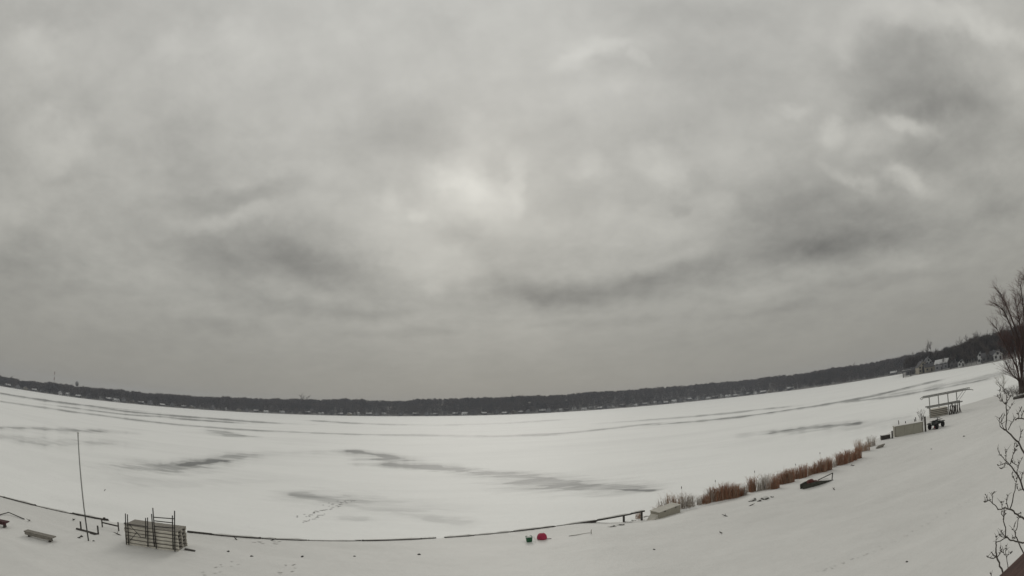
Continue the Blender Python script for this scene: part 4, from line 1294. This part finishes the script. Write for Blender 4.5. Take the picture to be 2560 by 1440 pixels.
def post(px, y0, y1, label, w_=0.10, grp=None):
    p = hit(px, y1)
    D = math.hypot(p.x, p.y); dr = ray(px, y0)
    zt = EYE.z + dr.z / math.hypot(dr.x, dr.y) * D
    o = MB().box((0, 0, (zt - p.z) / 2 - .15), (w_, w_, zt - p.z + .3)).build('post', 'wet_timber', None, bevel=0.012)
    o.location = p
    return tag(o, label, 'post', grp)
post(2231, 1077, 1096, 'short dark post between the crate and the pale panel box', 0.13)
post(2314, 1041, 1079, 'tall dark post at the end of the pale panel box', 0.15)

mat('pale_panel', (0.33, 0.32, 0.27), 0.7, var=0.06, scale=2)
A, B = hit(2238, 1093), hit(2308, 1080)
d = B - A; L = math.hypot(d.x, d.y)
pb = thing('panel_box', 'long pale panel sided storage box at the edge of the ice', 'storage box', A, math.atan2(d.y, d.x))
HB = 0.98
for i in range(3):
    MB().box((L * (i + .5) / 3, 0, HB / 2 - .1), (L / 3 - .015, .05, HB + .2)).build('panel', 'pale_panel', pb)
MB().box((L / 2, .95, HB / 2 - .1), (L, .05, HB + .2)).build('panel', 'pale_panel', pb)
for x in (0.03, L - .03):
    MB().box((x, .475, HB / 2 - .1), (.05, .88, HB + .19)).build('end_panel', 'pale_panel', pb)
MB().box((L / 2, .475, HB + .03), (L + .08, 1.1, .05)).build('lid', 'pale_panel', pb, bevel=0.01)
MB().box((L / 2, .475, HB + .085), (L - .02, 1.0, .06)).build('snow_cap', 'snow', pb, bevel=0.025)
for x in (.02, L - .02):
    MB().box((x, -.045, HB / 2 - .1), (.09, .04, HB + .2)).build('corner_post', 'old_wood', pb)
# stakes behind the box
for k, (px, y0, hgt) in enumerate([(2247, 1051, .55), (2264, 1053, .35), (2287, 1048, .4), (2290, 1043, .6)]):
    a = azel(px, 1060)[0]
    D = math.hypot(A.x, A.y) + 2.6
    p = at_az(a, D, 0); p.z = max(0, hz(p.x, p.y))
    dr = ray(px, y0); zt = EYE.z + dr.z / math.hypot(dr.x, dr.y) * D
    o = MB().tube([(0, 0, -.2), (0, 0, zt - p.z)], [.055, .045], 8).build('dock_pile', 'wet_timber'); o.location = p
    tag(o, 'thin dark pile showing above the pale panel box', 'pile', 'piles behind the panel box')
# small shrub behind the post
lb, tw = tree_parts(300, 2.2, 0.25, 3, 120, 0.35, 0.010, 3)
p = at_az(azel(2305, 1055)[0], 60.5, 0); p.z = max(.05, hz(p.x, p.y))
sh_ = thing('bare_shrub', 'small upright leafless shrub behind the tall dark post', 'shrub', p)
lb.build('stems', 'bark', sh_); tw.build('twigs', 'twig', sh_)

# quad bike
mat('black_plastic', (0.012, 0.012, 0.013), 0.5)
mat('tyre', (0.014, 0.014, 0.014), 0.85, var=0.2)
mat('bike_green', (0.016, 0.028, 0.022), 0.35, spec=0.5)
mat('bike_red', (0.18, 0.018, 0.022), 0.4)
p = hit(2341, 1070)
qb = thing('quad_bike', 'dark four wheeled quad bike parked in snow before the boat lift', 'quad bike', p, R(12))
for sx in (-.68, .68):
    for sy in (-.46, .46):
        wh = MB().lathe([(.16, -.11), (.25, -.12), (.29, -.08), (.30, 0), (.29, .08), (.25, .12), (.16, .11)], 18, (sx, sy, .27), 'y').build('wheel', 'tyre', qb, True)
        MB().lathe([(.05, -.10), (.155, -.09), (.155, .09), (.05, .10)], 14, (sx, sy, .27), 'y').build('rim', 'galv', wh)
MB().add([(-.75, -.22, .35), (.75, -.22, .35), (.75, .22, .35), (-.75, .22, .35), (-.6, -.24, .72), (.35, -.26, .72), (.35, .26, .72), (-.6, .24, .72), (.85, -.2, .62), (.85, .2, .62)],
         [(0, 1, 5, 4), (1, 8, 5), (1, 2, 9, 8), (2, 6, 9), (5, 8, 9, 6), (2, 3, 7, 6), (3, 0, 4, 7), (4, 5, 6, 7), (0, 3, 2, 1)]).build('body', 'bike_green', qb, bevel=0.02)
for sx in (-.68, .68):
    for sy in (-.46, .46):
        MB().add([(sx - .38, sy - .16, .52), (sx - .15, sy - .16, .64), (sx + .15, sy - .16, .64), (sx + .38, sy - .16, .52), (sx - .38, sy + .16, .52), (sx - .15, sy + .16, .64), (sx + .15, sy + .16, .64), (sx + .38, sy + .16, .52),
                  (sx - .15, sy - .16, .60), (sx + .15, sy - .16, .60), (sx - .15, sy + .16, .60), (sx + .15, sy + .16, .60)],
                 [(0, 1, 5, 4), (1, 2, 6, 5), (2, 3, 7, 6), (0, 8, 1), (1, 8, 9, 2), (2, 9, 3), (4, 5, 10), (5, 6, 11, 10), (6, 7, 11), (0, 4, 10, 8), (8, 10, 11, 9), (9, 11, 7, 3)]).build('fender', 'black_plastic', qb)
MB().add([(-.6, -.17, .725), (.2, -.15, .725), (.2, .15, .725), (-.6, .17, .725), (-.58, -.14, .86), (-.15, -.12, .80), (.16, -.11, .84), (.16, .11, .84), (-.15, .12, .80), (-.58, .14, .86)],
         [(0, 1, 6, 5, 4), (1, 2, 7, 6), (2, 3, 9, 8, 7), (3, 0, 4, 9), (4, 5, 8, 9), (5, 6, 7, 8), (0, 3, 2, 1)]).build('seat', 'black_plastic', qb, bevel=0.02)
MB().tube([(.42, 0, .66), (.34, 0, .98)], .04, 8).build('steering_column', 'black_plastic', qb)
MB().tube([(.22, -.42, 1.02), (.34, -.2, 1.0), (.34, .2, 1.0), (.22, .42, 1.02)], .022, 8).build('handlebar', 'black_plastic', qb, True)
for xx in (.72, -.72):
    rk = MB()
    for j in range(5):
        rk.tube([(xx - .25, -.3 + .15 * j, .78), (xx + .25, -.3 + .15 * j, .78)], .014, 5)
    rk.tube([(xx - .25, -.3, .78), (xx - .25, .3, .78)], .016, 5); rk.tube([(xx + .25, -.3, .78), (xx + .25, .3, .78)], .016, 5)
    for sy in (-.15, .15):
        rk.tube([(xx - .1, sy, .78), (xx - .1, sy, .6)], .016, 5)
    rk.build('rack', 'black_plastic', qb)
MB().box((-.78, -.30, .18), (.30, .22, .16)).build('tow_hitch', 'bike_red', qb, bevel=0.03)
for sy in (-.12, .12):
    MB().lathe([(.03, 0), (.06, .05), (.06, .08)], 10, (.80, sy, .60), 'x').build('headlight', 'trim_white', qb)
MB().add([(-.9, -.55, -.05), (.9, -.6, -.05), (.9, .3, -.05), (-.9, .4, -.05), (-.5, -.35, .10), (.5, -.35, .09), (.5, .1, .09), (-.5, .1, .1)], [(0, 1, 5, 4), (1, 2, 6, 5), (2, 3, 7, 6), (3, 0, 4, 7), (4, 5, 6, 7)]).build('drifted_snow', 'snow', qb, True)

# boat lift with bare canopy frame
A, B = hit(2325, 1046), hit(2392, 1032)
D0 = math.hypot(A.x, A.y)
d = B - A; rzz2 = math.atan2(d.y, d.x); Ll = math.hypot(d.x, d.y)
print('lift', A, B, Ll)
lf = thing('boat_lift', 'boat lift with bare canopy frame stored on the snowy shore', 'boat lift', A, rzz2)
lx = Vector((math.cos(rzz2), math.sin(rzz2), 0)); ly = Vector((-lx.y, lx.x, 0))
def on_lift(px, py, yoff):
    o = A + ly * yoff; dr = ray(px, py)
    k = (o - EYE).dot(ly) / dr.dot(ly)
    q = EYE + dr * k - A
    return Vector((q.dot(lx), yoff, q.z))
WDL = 1.7
tl_, tr_ = on_lift(2303, 995, 0), on_lift(2433, 972, 0)
zc_ = (tl_.z + tr_.z) / 2
for y in (0, WDL):
    MB().tube([(tl_.x, y, tl_.z - .25), (tl_.x + .25, y, tl_.z - .05), (tl_.x + .9, y, zc_), (tr_.x - .9, y, zc_), (tr_.x - .25, y, tr_.z - .03), (tr_.x, y, tr_.z - .15)], .05, 8).build('canopy_rail', 'galv', lf, True)
MB().tube([(tl_.x + .3, WDL / 2, zc_ + .15), (tr_.x - .3, WDL / 2, zc_ + .15)], .045, 8).build('canopy_ridge', 'galv', lf, True)
nb = 11
for i in range(nb):
    x = tl_.x + .5 + (tr_.x - tl_.x - 1.0) * i / (nb - 1)
    MB().tube([(x, 0, zc_), (x, WDL * .25, zc_ + .11), (x, WDL * .5, zc_ + .15), (x, WDL * .75, zc_ + .11), (x, WDL, zc_)], .032, 6).build('canopy_bow', 'galv', lf, True)
for (px, y) in ((2324, 0), (2371, 0), (2347, WDL), (2393, WDL)):
    q = on_lift(px, 1010, y)
    MB().box((q.x, y, zc_ / 2 - .2), (.12, .12, zc_ + .35)).build('post', 'galv', lf, bevel=0.01)
    MB().box((q.x, y, zc_ - .04), (.30, .16, .06)).build('bracket', 'galv', lf)
q0, q1 = on_lift(2317, 1020, 0), on_lift(2406, 1003, 0)
zm = (q0.z + q1.z) / 2
for y in (-.09, WDL + .09):
    MB().bar((q0.x, y, zm), (q1.x, y, zm), .08, .15).build('cradle_beam', 'galv', lf)
for x in (q0.x + .35, q1.x - .5):
    MB().bar((x, -.04, zm - .14), (x, WDL + .04, zm - .14), .10, .10).build('cross_beam', 'galv', lf)
xr = on_lift(2398, 1010, 0).x
MB().tube([(tr_.x - 1.0, 0, zc_ - .02), (xr + .1, 0, zm + .3)], .03, 6).build('stay', 'galv', lf)
MB().tube([(tr_.x - 1.0, WDL, zc_ - .02), (xr + .1, WDL, zm + .3)], .03, 6).build('stay', 'galv', lf)
# dock sections stored in the lift
SL = on_lift(2371, 1040, 0.3).x - on_lift(2327, 1045, 0.3).x
xs0 = on_lift(2327, 1045, 0.3).x
str2 = MB().box((0, 0, 0), (SL, .05, .15)).mesh('stringer', 'old_wood')
NP2 = 14
pl2 = MB().box((0, 0, 0), (SL / NP2 - .015, 1.62, .05)).mesh('plank', 'pale_wood')
for k in range(7):
    c = A + lx * (xs0 + SL / 2) + ly * 1.15
    ztop = A.z - .05 + k * .21
    if ztop > A.z + zm - .45:
        break
    s_ = thing('dock_section', '%s weathered dock section in the pile under the boat lift' % ['lowest', 'second', 'third', 'fourth', 'fifth', 'sixth', 'seventh'][k], 'dock section', (c.x, c.y, ztop), rzz2 + random.uniform(-.012, .012), 'dock sections under the boat lift')
    for y in (-.72, 0, .72):
        link('stringer', str2, s_, (0, y, .08))
    for i in range(NP2):
        link('plank', pl2, s_, ((i - (NP2 - 1) / 2) * SL / NP2, 0, .175))
# poles leaned against the right end
for k, (x0, y0, x1, y1) in enumerate([(2377, 1012, 2374, 1044), (2381, 1010, 2379, 1042), (2385, 1012, 2384, 1041), (2389, 1012, 2390, 1039), (2394, 1012, 2392, 1037), (2397, 1010, 2403, 1036), (2399, 1003, 2398, 1035), (2379, 1008, 2383, 1043), (2383, 1014, 2376, 1044), (2388, 1007, 2386, 1040), (2392, 1013, 2396, 1038), (2386, 1016, 2391, 1040), (2375, 1015, 2380, 1043)]):
    p0, p1 = on_lift(x0, y0, -.45), on_lift(x1, y1, -.7)
    p1.z = hz(*(A + lx * p1.x + ly * p1.y)[:2]) - A.z - .1
    tag(MB().tube([A + lx * p1.x + ly * p1.y + Vector((0, 0, p1.z)), A + lx * p0.x + ly * p0.y + Vector((0, 0, p0.z))], .06, 7).build('leaning_post', 'wet_timber', None, True),
        'dark round post in the tangle leaning on the boat lift', 'post', 'posts leaning on the boat lift')

# ------------------------------------------------------------------ big multi stemmed tree
p = hit(2546, 985)
Dt = math.hypot(p.x, p.y)
bt_ = thing('multi_stem_tree', 'big leafless tree with many stems fanning out from one base', 'tree', p)
bt_.scale = (1, 1, 0.95)
bt_.location.x += 0.35; bt_.location.y -= 0.35
def at_d(px, py, D):
    dr = ray(px, py); k = D / math.hypot(dr.x, dr.y)
    return EYE + dr * k
limbs = MB(); stemsets = []
rs = random.Random(77)
STEMS = [([(2546, 982), (2540, 955), (2527, 940), (2514, 922), (2506, 900)], .16, -.6), ([(2547, 980), (2536, 925), (2521, 890), (2505, 860), (2490, 830), (2482, 812)], .20, .8),
         ([(2548, 975), (2542, 910), (2526, 835), (2512, 795), (2496, 763), (2474, 747)], .24, -1.0), ([(2550, 975), (2546, 890), (2531, 822), (2516, 778), (2502, 745), (2490, 720)], .24, .4),
         ([(2553, 975), (2556, 860), (2551, 785), (2546, 735), (2540, 700)], .26, -.3), ([(2552, 975), (2549, 880), (2540, 800), (2533, 760), (2528, 742)], .18, 1.4), ([(2556, 975), (2562, 850), (2562, 760), (2558, 700), (2550, 690)], .28, .9),
         ([(2545, 965), (2532, 900), (2524, 870), (2512, 850), (2502, 842)], .13, 1.6), ([(2557, 975), (2575, 860), (2590, 770), (2600, 700)], .26, 0), ([(2558, 978), (2590, 880), (2620, 800), (2640, 740)], .24, -.5), ([(2560, 980), (2600, 910), (2645, 850), (2670, 800)], .2, .6),
         ([(2552, 975), (2551, 870), (2543, 815), (2536, 785)], .15, -1.2)]
twigs = MB()
def twiggy(q, dv, L, r, lev):
    pts = [q]; c = Vector(q); dd = Vector(dv)
    for i in range(3):
        dd = (dd + Vector((rs.uniform(-1, 1), rs.uniform(-1, 1), rs.uniform(-.2, .6))) * .16).normalized()
        c = c + dd * (L / 3); pts.append(c.copy())
    (limbs if lev == 0 else twigs).tube(pts, [r, r * .75, r * .5, r * .25], 4 if lev == 0 else 3, cap=False)
    if lev < 2:
        for j in range(5 if lev == 0 else 4):
            f = rs.uniform(.25, 1); k = min(2, int(f * 3)); bp = pts[k].lerp(pts[k + 1], f * 3 - k)
            a = rs.uniform(0, 6.283)
            nd = (dd + Vector((math.cos(a), math.sin(a), rs.uniform(-.2, .4))) * rs.uniform(.5, 1.1)).normalized()
            twiggy(bp, nd, L * rs.uniform(.45, .7), max(.006, r * .45), lev + 1)
for line, r0, dof in STEMS:
    n = len(line)
    pts = [at_d(x, y, Dt + dof * i / (n - 1) * 2.0) - p for i, (x, y) in enumerate(line)]
    pts[0] = Vector((rs.uniform(-.3, .3), rs.uniform(-.3, .3), -.4))
    # smooth subdivision
    fine = []
    for i in range(n - 1):
        p0, p1, p2, p3 = pts[max(0, i - 1)], pts[i], pts[i + 1], pts[min(n - 1, i + 2)]
        for s_ in range(4):
            u = s_ / 4
            fine.append(.5 * (2 * p1 + (p2 - p0) * u + (2 * p0 - 5 * p1 + 4 * p2 - p3) * u * u + (3 * p1 - p0 - 3 * p2 + p3) * u ** 3))
    fine.append(pts[-1])
    m = len(fine)
    limbs.tube(fine, [.72 * r0 * (1 - .85 * i / (m - 1)) + .015 for i in range(m)], 7, cap=True)
    for i in range(30):
        f = rs.uniform(.22, 1.0); k = min(m - 2, int(f * (m - 1)))
        q = fine[k]; dv = (fine[k + 1] - fine[k]).normalized(); a = rs.uniform(0, 6.283)
        nd = (dv + Vector((math.cos(a), math.sin(a), .1)) * rs.uniform(.35, .95)).normalized()
        twiggy(q, nd, rs.uniform(1.2, 2.6) * (1.25 - .5 * f), .035, 0)
mat('red_bark', (0.062, 0.042, 0.037), 0.95, var=0.3, scale=3.0)
limbs.build('stems', 'red_bark', bt_, True)
twigs.build('crown', 'red_twig', bt_)
# undergrowth round its foot
for k, (px, py, s_) in enumerate([(2520, 990, .8), (2532, 992, 1.0), (2545, 996, 1.0), (2556, 996, 1.1), (2512, 985, .6)]):
    lb, tw = tree_parts(400 + k, 1.9 * s_, .6, 3, 140, .4, .011, 4)
    q = hit(px, py)
    u_ = thing('bare_shrub', 'low tangled leafless shrub at the foot of the multi stemmed tree', 'shrub', q, k, 'shrubs at the foot of the multi stemmed tree')
    lb.build('stems', 'bark', u_); tw.build('twigs', 'twig', u_)
q = hit(2500, 950, 0)
lb, tw = tree_parts(440, 3.6, .5, 3, 160, .5, .012, 3)
q = at_az(azel(2503, 945)[0], 92, 0)
u_ = thing('ice_edge_sapling', 'thin pale sapling at the edge of the ice by the multi stemmed tree', 'sapling', q)
lb.build('stems', 'old_wood', u_); tw.build('twigs', 'reed_grey', u_)
A, B = hit(2535, 999), hit(2575, 990)
tag(MB().tube([A + Vector((0, 0, .12)), B + Vector((0, 0, .16))], .2, 8).build('fallen_log', 'wet_timber', None, True), 'dark fallen log under the multi stemmed tree', 'log')

# ------------------------------------------------------------------ debris poking through the snow
DEB = [(185, 1301, 'stick'), (262, 1227, 'stick'), (293, 1337, 'stick'), (74, 1303, 'stick'), (198, 1345, 'rock'), (204, 1342, 'rock'), (234, 1353, 'rock'), (571, 1379, 'rock'), (589, 1349, 'stick'), (886, 1391, 'rock'), (629, 1391, 'rock'),
       (1812, 1291, 'stick'), (1802, 1334, 'stick'), (1880, 1264, 'stick'), (2084, 1224, 'stick'), (2132, 1165, 'stick'), (756, 1392, 'rock'), (684, 1351, 'stick'), (1635, 1374, 'rock'), (2328, 1123, 'rock'), (2410, 1091, 'rock'), (2267, 1405, 'rock'), (1048, 1387, 'rock')]
for k, (px, py, kd) in enumerate(DEB):
    if kd == 'rock':
        rock(px, py, .055 + .02 * (k % 3), 'little dark stone just showing through the snow ' + ('by the foot of the flagpole' if px < 300 else 'on the yard short of the seawall' if px < 1100 else 'on the open yard below the reeds' if px < 2300 else 'on the slope below the boat lift'), 'stones in the yard', k, False)
    else:
        q = hit(px, py); a = k * 1.9; L = .16 + .05 * (k % 4)
        dv = Vector((math.cos(a), math.sin(a) * .6, 0))
        mb = MB().tube([q - dv * L + Vector((0, 0, -.02)), q + Vector((0, 0, .05)), q + dv * L * .8 + Vector((0, 0, .10))], [.022, .028, .012], 6)
        mb.tube([q + Vector((0, 0, .04)), q + dv.cross(Vector((0, 0, 1))) * L * .6 + Vector((0, 0, .12))], [.018, .008], 5)
        tag(mb.build('stick', 'wet_timber'), 'dark forked stick poking out of the snow ' + ('near the flagpole' if px < 300 else 'beside the seawall' if px < 900 else 'on the open yard below the reeds'), 'stick', 'sticks in the snow')

# footprints scuffed through to the wet layer below
mat('slush', (0.30, 0.30, 0.29), 0.5, var=0.25, scale=12)
rs = random.Random(9)
fp = MB()
def print_at(q, ang, s_):
    n = 9; vs = []
    for j in range(n):
        t_ = 6.283 * j / n
        x, y = math.cos(t_) * .15 * s_ * rs.uniform(.8, 1.2), math.sin(t_) * .07 * s_ * rs.uniform(.8, 1.2)
        vs.append((q.x + x * math.cos(ang) - y * math.sin(ang), q.y + x * math.sin(ang) + y * math.cos(ang), q.z))
    k = len(fp.v)
    fp.v += vs; fp.f.append(tuple(range(k, k + n)))
def trail(a, b_, n, spread, s_, dz=.012):
    A, B = hit(*a), hit(*b_)
    for i in range(n):
        q = A.lerp(B, (i + rs.uniform(-.3, .3)) / n)
        q = q + Vector((rs.uniform(-1, 1), rs.uniform(-1, 1), 0)) * spread
        q.z = max(0.0, hz(q.x, q.y)) + dz
        print_at(q, rs.uniform(0, 3.14), s_ * rs.uniform(.6, 1.1))
trail((750, 1292), (885, 1250), 34, .35, 1.0); trail((760, 1308), (810, 1284), 12, .25, .9); trail((815, 1262), (890, 1248), 12, .6, .9)
o = fp.build('footprint_trail', 'slush')
fp = MB()
mat('trodden_snow', (0.66, 0.655, 0.635), 0.7, var=0.04, scale=12)
trail((2040, 1432), (2180, 1380), 14, .12, .45, .03); trail((2180, 1380), (2440, 1240), 22, .15, .4, .03)
trail((640, 1355), (700, 1356), 14, .35, .8, .03); trail((510, 1432), (600, 1400), 10, .4, .6, .03); trail((700, 1440), (735, 1405), 10, .35, .7, .03)
o2 = fp.build('yard_footprint_trail', 'trodden_snow')
tag(o2, 'faint shallow footprints trodden across the snowy yard', 'footprints', kind='stuff')
tag(o, 'scattered footprints scuffed through the snow', 'footprints', kind='stuff')

# ------------------------------------------------------------------ shrub close to the camera
mat('shrub_bark', (0.095, 0.085, 0.075), 0.85, var=0.35, scale=40, bump=0.3)
SD = 4.6
def sp(px, py, dd=0.0):
    dr = ray(px, py); return EYE + dr * ((SD + dd) / math.hypot(dr.x, dr.y))
shrub = thing('garden_shrub', 'leafless knobbly shrub reaching up beside the house at close range', 'shrub', (0, 0, 0))
BR = [([(2640, 1250), (2600, 1190), (2560, 1132), (2545, 1107), (2526, 1085), (2510, 1073)], 9, 5, 0.0), ([(2516, 1077), (2516, 1040), (2515, 1008)], 5, 4, 0.0), ([(2515, 1012), (2506, 1000), (2500, 985), (2503, 966)], 3, 2, 0.02), ([(2515, 1010), (2517, 990), (2508, 970)], 3, 2, -.02),
      ([(2516, 1010), (2522, 998), (2528, 990)], 3, 2, .03), ([(2515, 1009), (2502, 1002), (2494, 990)], 2.5, 2, 0), ([(2514, 1076), (2500, 1066), (2497, 1052), (2503, 1042)], 4, 2, .03), ([(2510, 1074), (2502, 1055), (2510, 1040)], 3, 2, -.04), ([(2520, 1076), (2530, 1055), (2538, 1045)], 4, 2, .05), ([(2536, 1050), (2545, 1046), (2575, 1050)], 5, 4, .05),
      ([(2546, 1047), (2548, 1030), (2553, 1022)], 4, 2, .05), ([(2552, 1047), (2556, 1035), (2562, 1025)], 3, 2, .05), ([(2547, 1105), (2550, 1090), (2553, 1080)], 3, 2, 0), ([(2517, 1038), (2524, 1022), (2529, 1014)], 2.5, 1.5, .04), ([(2548, 1108), (2540, 1118)], 2, 1, .0),
      ([(2620, 1320), (2575, 1245), (2558, 1222), (2546, 1190), (2535, 1175), (2524, 1162)], 9, 5, .15), ([(2525, 1162), (2512, 1148), (2500, 1138), (2494, 1122)], 4, 2, .12), ([(2516, 1150), (2514, 1135), (2515, 1125)], 3, 2, .15), ([(2525, 1160), (2510, 1158), (2496, 1165)], 4, 2, .18), ([(2514, 1160), (2504, 1172)], 3, 1.5, .18), ([(2526, 1160), (2530, 1145), (2535, 1130), (2536, 1112)], 5, 2, .12), ([(2533, 1136), (2540, 1126)], 3, 1.5, .12),
      ([(2542, 1184), (2546, 1165), (2554, 1148)], 4, 2, .2), ([(2545, 1165), (2536, 1160), (2530, 1155)], 3, 1.5, .2), ([(2552, 1208), (2555, 1190), (2560, 1180)], 4, 2, .15), ([(2557, 1222), (2546, 1226), (2542, 1212)], 3, 2, .1),
      ([(2640, 1345), (2580, 1310), (2555, 1294), (2538, 1282), (2524, 1272), (2510, 1271), (2494, 1274)], 9, 4, -.1), ([(2494, 1273), (2482, 1258), (2470, 1250), (2465, 1238)], 4, 2, -.1), ([(2480, 1257), (2480, 1240), (2484, 1232)], 3, 1.5, -.08), ([(2472, 1252), (2462, 1256)], 2.5, 1.5, -.1), ([(2525, 1272), (2533, 1245), (2539, 1215), (2541, 1204)], 5, 3, -.08), ([(2541, 1205), (2532, 1195), (2529, 1185)], 3, 2, -.08), ([(2541, 1205), (2544, 1192), (2543, 1184)], 3, 2, -.06),
      ([(2520, 1271), (2516, 1255), (2519, 1240)], 4, 2, -.1), ([(2507, 1271), (2503, 1258)], 3, 2, -.12), ([(2510, 1272), (2512, 1285), (2510, 1292)], 3, 1.5, -.12), ([(2544, 1286), (2553, 1283)], 4, 3, -.1),
      ([(2640, 1362), (2580, 1357), (2545, 1355), (2528, 1350), (2515, 1343)], 7, 5, -.25), ([(2516, 1344), (2513, 1320), (2508, 1295), (2503, 1280)], 5, 3, -.25), ([(2508, 1298), (2512, 1285), (2511, 1272)], 3, 2, -.25), ([(2516, 1344), (2500, 1352), (2490, 1358)], 4, 3, -.25), ([(2515, 1342), (2506, 1335), (2503, 1328)], 3, 2, -.22), ([(2516, 1343), (2500, 1340)], 3, 2, -.28),
      ([(2490, 1358), (2490, 1375), (2492, 1392), (2500, 1415), (2512, 1440), (2530, 1480)], 5, 8, -.3), ([(2491, 1392), (2482, 1385), (2480, 1382)], 5, 3, -.3), ([(2492, 1394), (2480, 1397), (2468, 1393)], 4, 2, -.3), ([(2494, 1394), (2503, 1380), (2512, 1372)], 4, 2, -.28), ([(2490, 1358), (2491, 1344)], 2.5, 1.5, -.3),
      ([(2520, 1450), (2519, 1412), (2514, 1385), (2517, 1365)], 4, 2, -.15), ([(2514, 1388), (2505, 1380), (2500, 1372)], 3, 2, -.15), ([(2516, 1390), (2526, 1384)], 2.5, 1.5, -.15), ([(2570, 1410), (2555, 1378), (2541, 1345), (2538, 1330), (2545, 1310), (2546, 1295)], 6, 3, .1), ([(2539, 1332), (2532, 1322), (2536, 1312)], 3, 2, .1), ([(2540, 1346), (2530, 1346)], 3, 2, .1), ([(2546, 1298), (2551, 1292)], 2.5, 1.5, .1), ([(2480, 1450), (2477, 1435)], 3, 2, -.2)]
gz = hz(sp(2560, 1300).x, sp(2560, 1300).y)
foot = sp(2620, 1440); foot.z = gz
shrub.location = foot
rs = random.Random(31)
mainb = MB()
for line, w0, w1, dd in BR:
    n = len(line)
    pts = [sp(x, y, dd + rs.uniform(-.03, .03) * i) - foot for i, (x, y) in enumerate(line)]
    fine = []
    for i in range(n - 1):
        for s_ in range(3):
            u = s_ / 3
            fine.append(pts[i].lerp(pts[i + 1], u) + Vector((rs.uniform(-1, 1), rs.uniform(-1, 1), rs.uniform(-1, 1))) * .005)
    fine.append(pts[-1]); m = len(fine)
    k = SD / FPX / 2 * .62
    mainb.tube(fine, [k * (w0 + (w1 - w0) * i / (m - 1)) * rs.uniform(.95, 1.05) for i in range(m)], 7)
    if w1 <= 2:
        for j in range(5):
            q = fine[-1 - j % max(1, m - 1)]
            e = q + Vector((rs.uniform(-1, 1), rs.uniform(-1, 1), rs.uniform(0, 1.2))) * rs.uniform(.02, .06)
            mainb.tube([q, (q + e) / 2 + Vector((0, 0, .004)), e], [.0022, .0016, .0008], 4)
    for j in range(1 + (w1 <= 2) * 2):
        q = fine[-1 - j * 2] if m > 4 else fine[-1]
        e = q + Vector((rs.uniform(-1, 1), rs.uniform(-1, 1), rs.uniform(.2, 1))) * .022
        mainb.tube([q, (q + e) / 2, e], [.0025, .0048, .0015], 5)
# main stems down to the ground, below the picture
for (px, py, r0) in ((2640, 1250, .018), (2620, 1320, .018), (2640, 1345, .018), (2640, 1362, .014), (2530, 1480, .015), (2520, 1450, .008), (2570, 1410, .012), (2480, 1450, .007)):
    q = sp(px, py) - foot
    mainb.tube([q, q * .6 + Vector((0, 0, q.z * .12)), Vector((q.x * .12, q.y * .12, .5)), Vector((q.x * .05, q.y * .05, -.2))], [r0, r0 * 1.3, r0 * 1.7, r0 * 2], 8)
mainb.build('branches', 'shrub_bark', shrub, True)

# ------------------------------------------------------------------ deck rail by the camera
mat('stained_wood', (0.075, 0.040, 0.032), 0.6, var=0.35, scale=8, stretch=(.5, 5, 5), bump=0.2)
ra = plane_hit(2494, 1440, 6.35); rb = plane_hit(2562, 1376, 6.35)
rd_ = (rb - ra).normalized()
nrm = Vector((rd_.y, -rd_.x, 0))
if nrm.dot(Vector((ra.x, ra.y, 0))) > 0:
    nrm = -nrm
rl = thing('deck_rail', 'dark red brown wooden deck rail at the corner of the house', 'rail', (ra.x, ra.y, 0), math.atan2(rd_.y, rd_.x))
sgn = 1 if Vector((-rd_.y, rd_.x, 0)).dot(nrm) > 0 else -1
MB().box((0.9, sgn * .07, 6.33), (2.6, .14, .038)).build('cap_rail', 'stained_wood', rl, bevel=0.006)
MB().box((0.9, sgn * .07, 6.25), (2.6, .04, .09)).build('under_rail', 'stained_wood', rl)
for x in (-.3, 2.1):
    MB().box((x, sgn * .07, 4.4), (.09, .09, 3.6)).build('post', 'stained_wood', rl)
for i in range(14):
    MB().box((-.1 + i * .15, sgn * .07, 5.78), (.035, .035, .85)).build('baluster', 'stained_wood', rl)
MB().box((0.9, sgn * .07, 5.32), (2.6, .04, .09)).build('bottom_rail', 'stained_wood', rl)

# ------------------------------------------------------------------ haze over the lake
hm = bpy.data.materials.new('haze_air'); hm.use_nodes = True
t = NT(hm.node_tree); t.n.clear()
pv = t.new('ShaderNodeVolumePrincipled')
pv.inputs['Color'].default_value = (0.80, 0.85, 0.95, 1)
pv.inputs['Density'].default_value = 0.00026
mo = t.new('ShaderNodeOutputMaterial')
t.l.new(pv.outputs[0], mo.inputs['Volume'])
hzb = MB().box((0, 825, 29), (3840, 2190, 62)).build('haze', hm)
hzb['kind'] = 'stuff'
tag(hzb, 'thin grey winter haze over the lake', 'haze')

for o in bpy.data.objects:
    if o.name.split('.')[0] == 'twigs':
        o['kind'] = 'stuff'
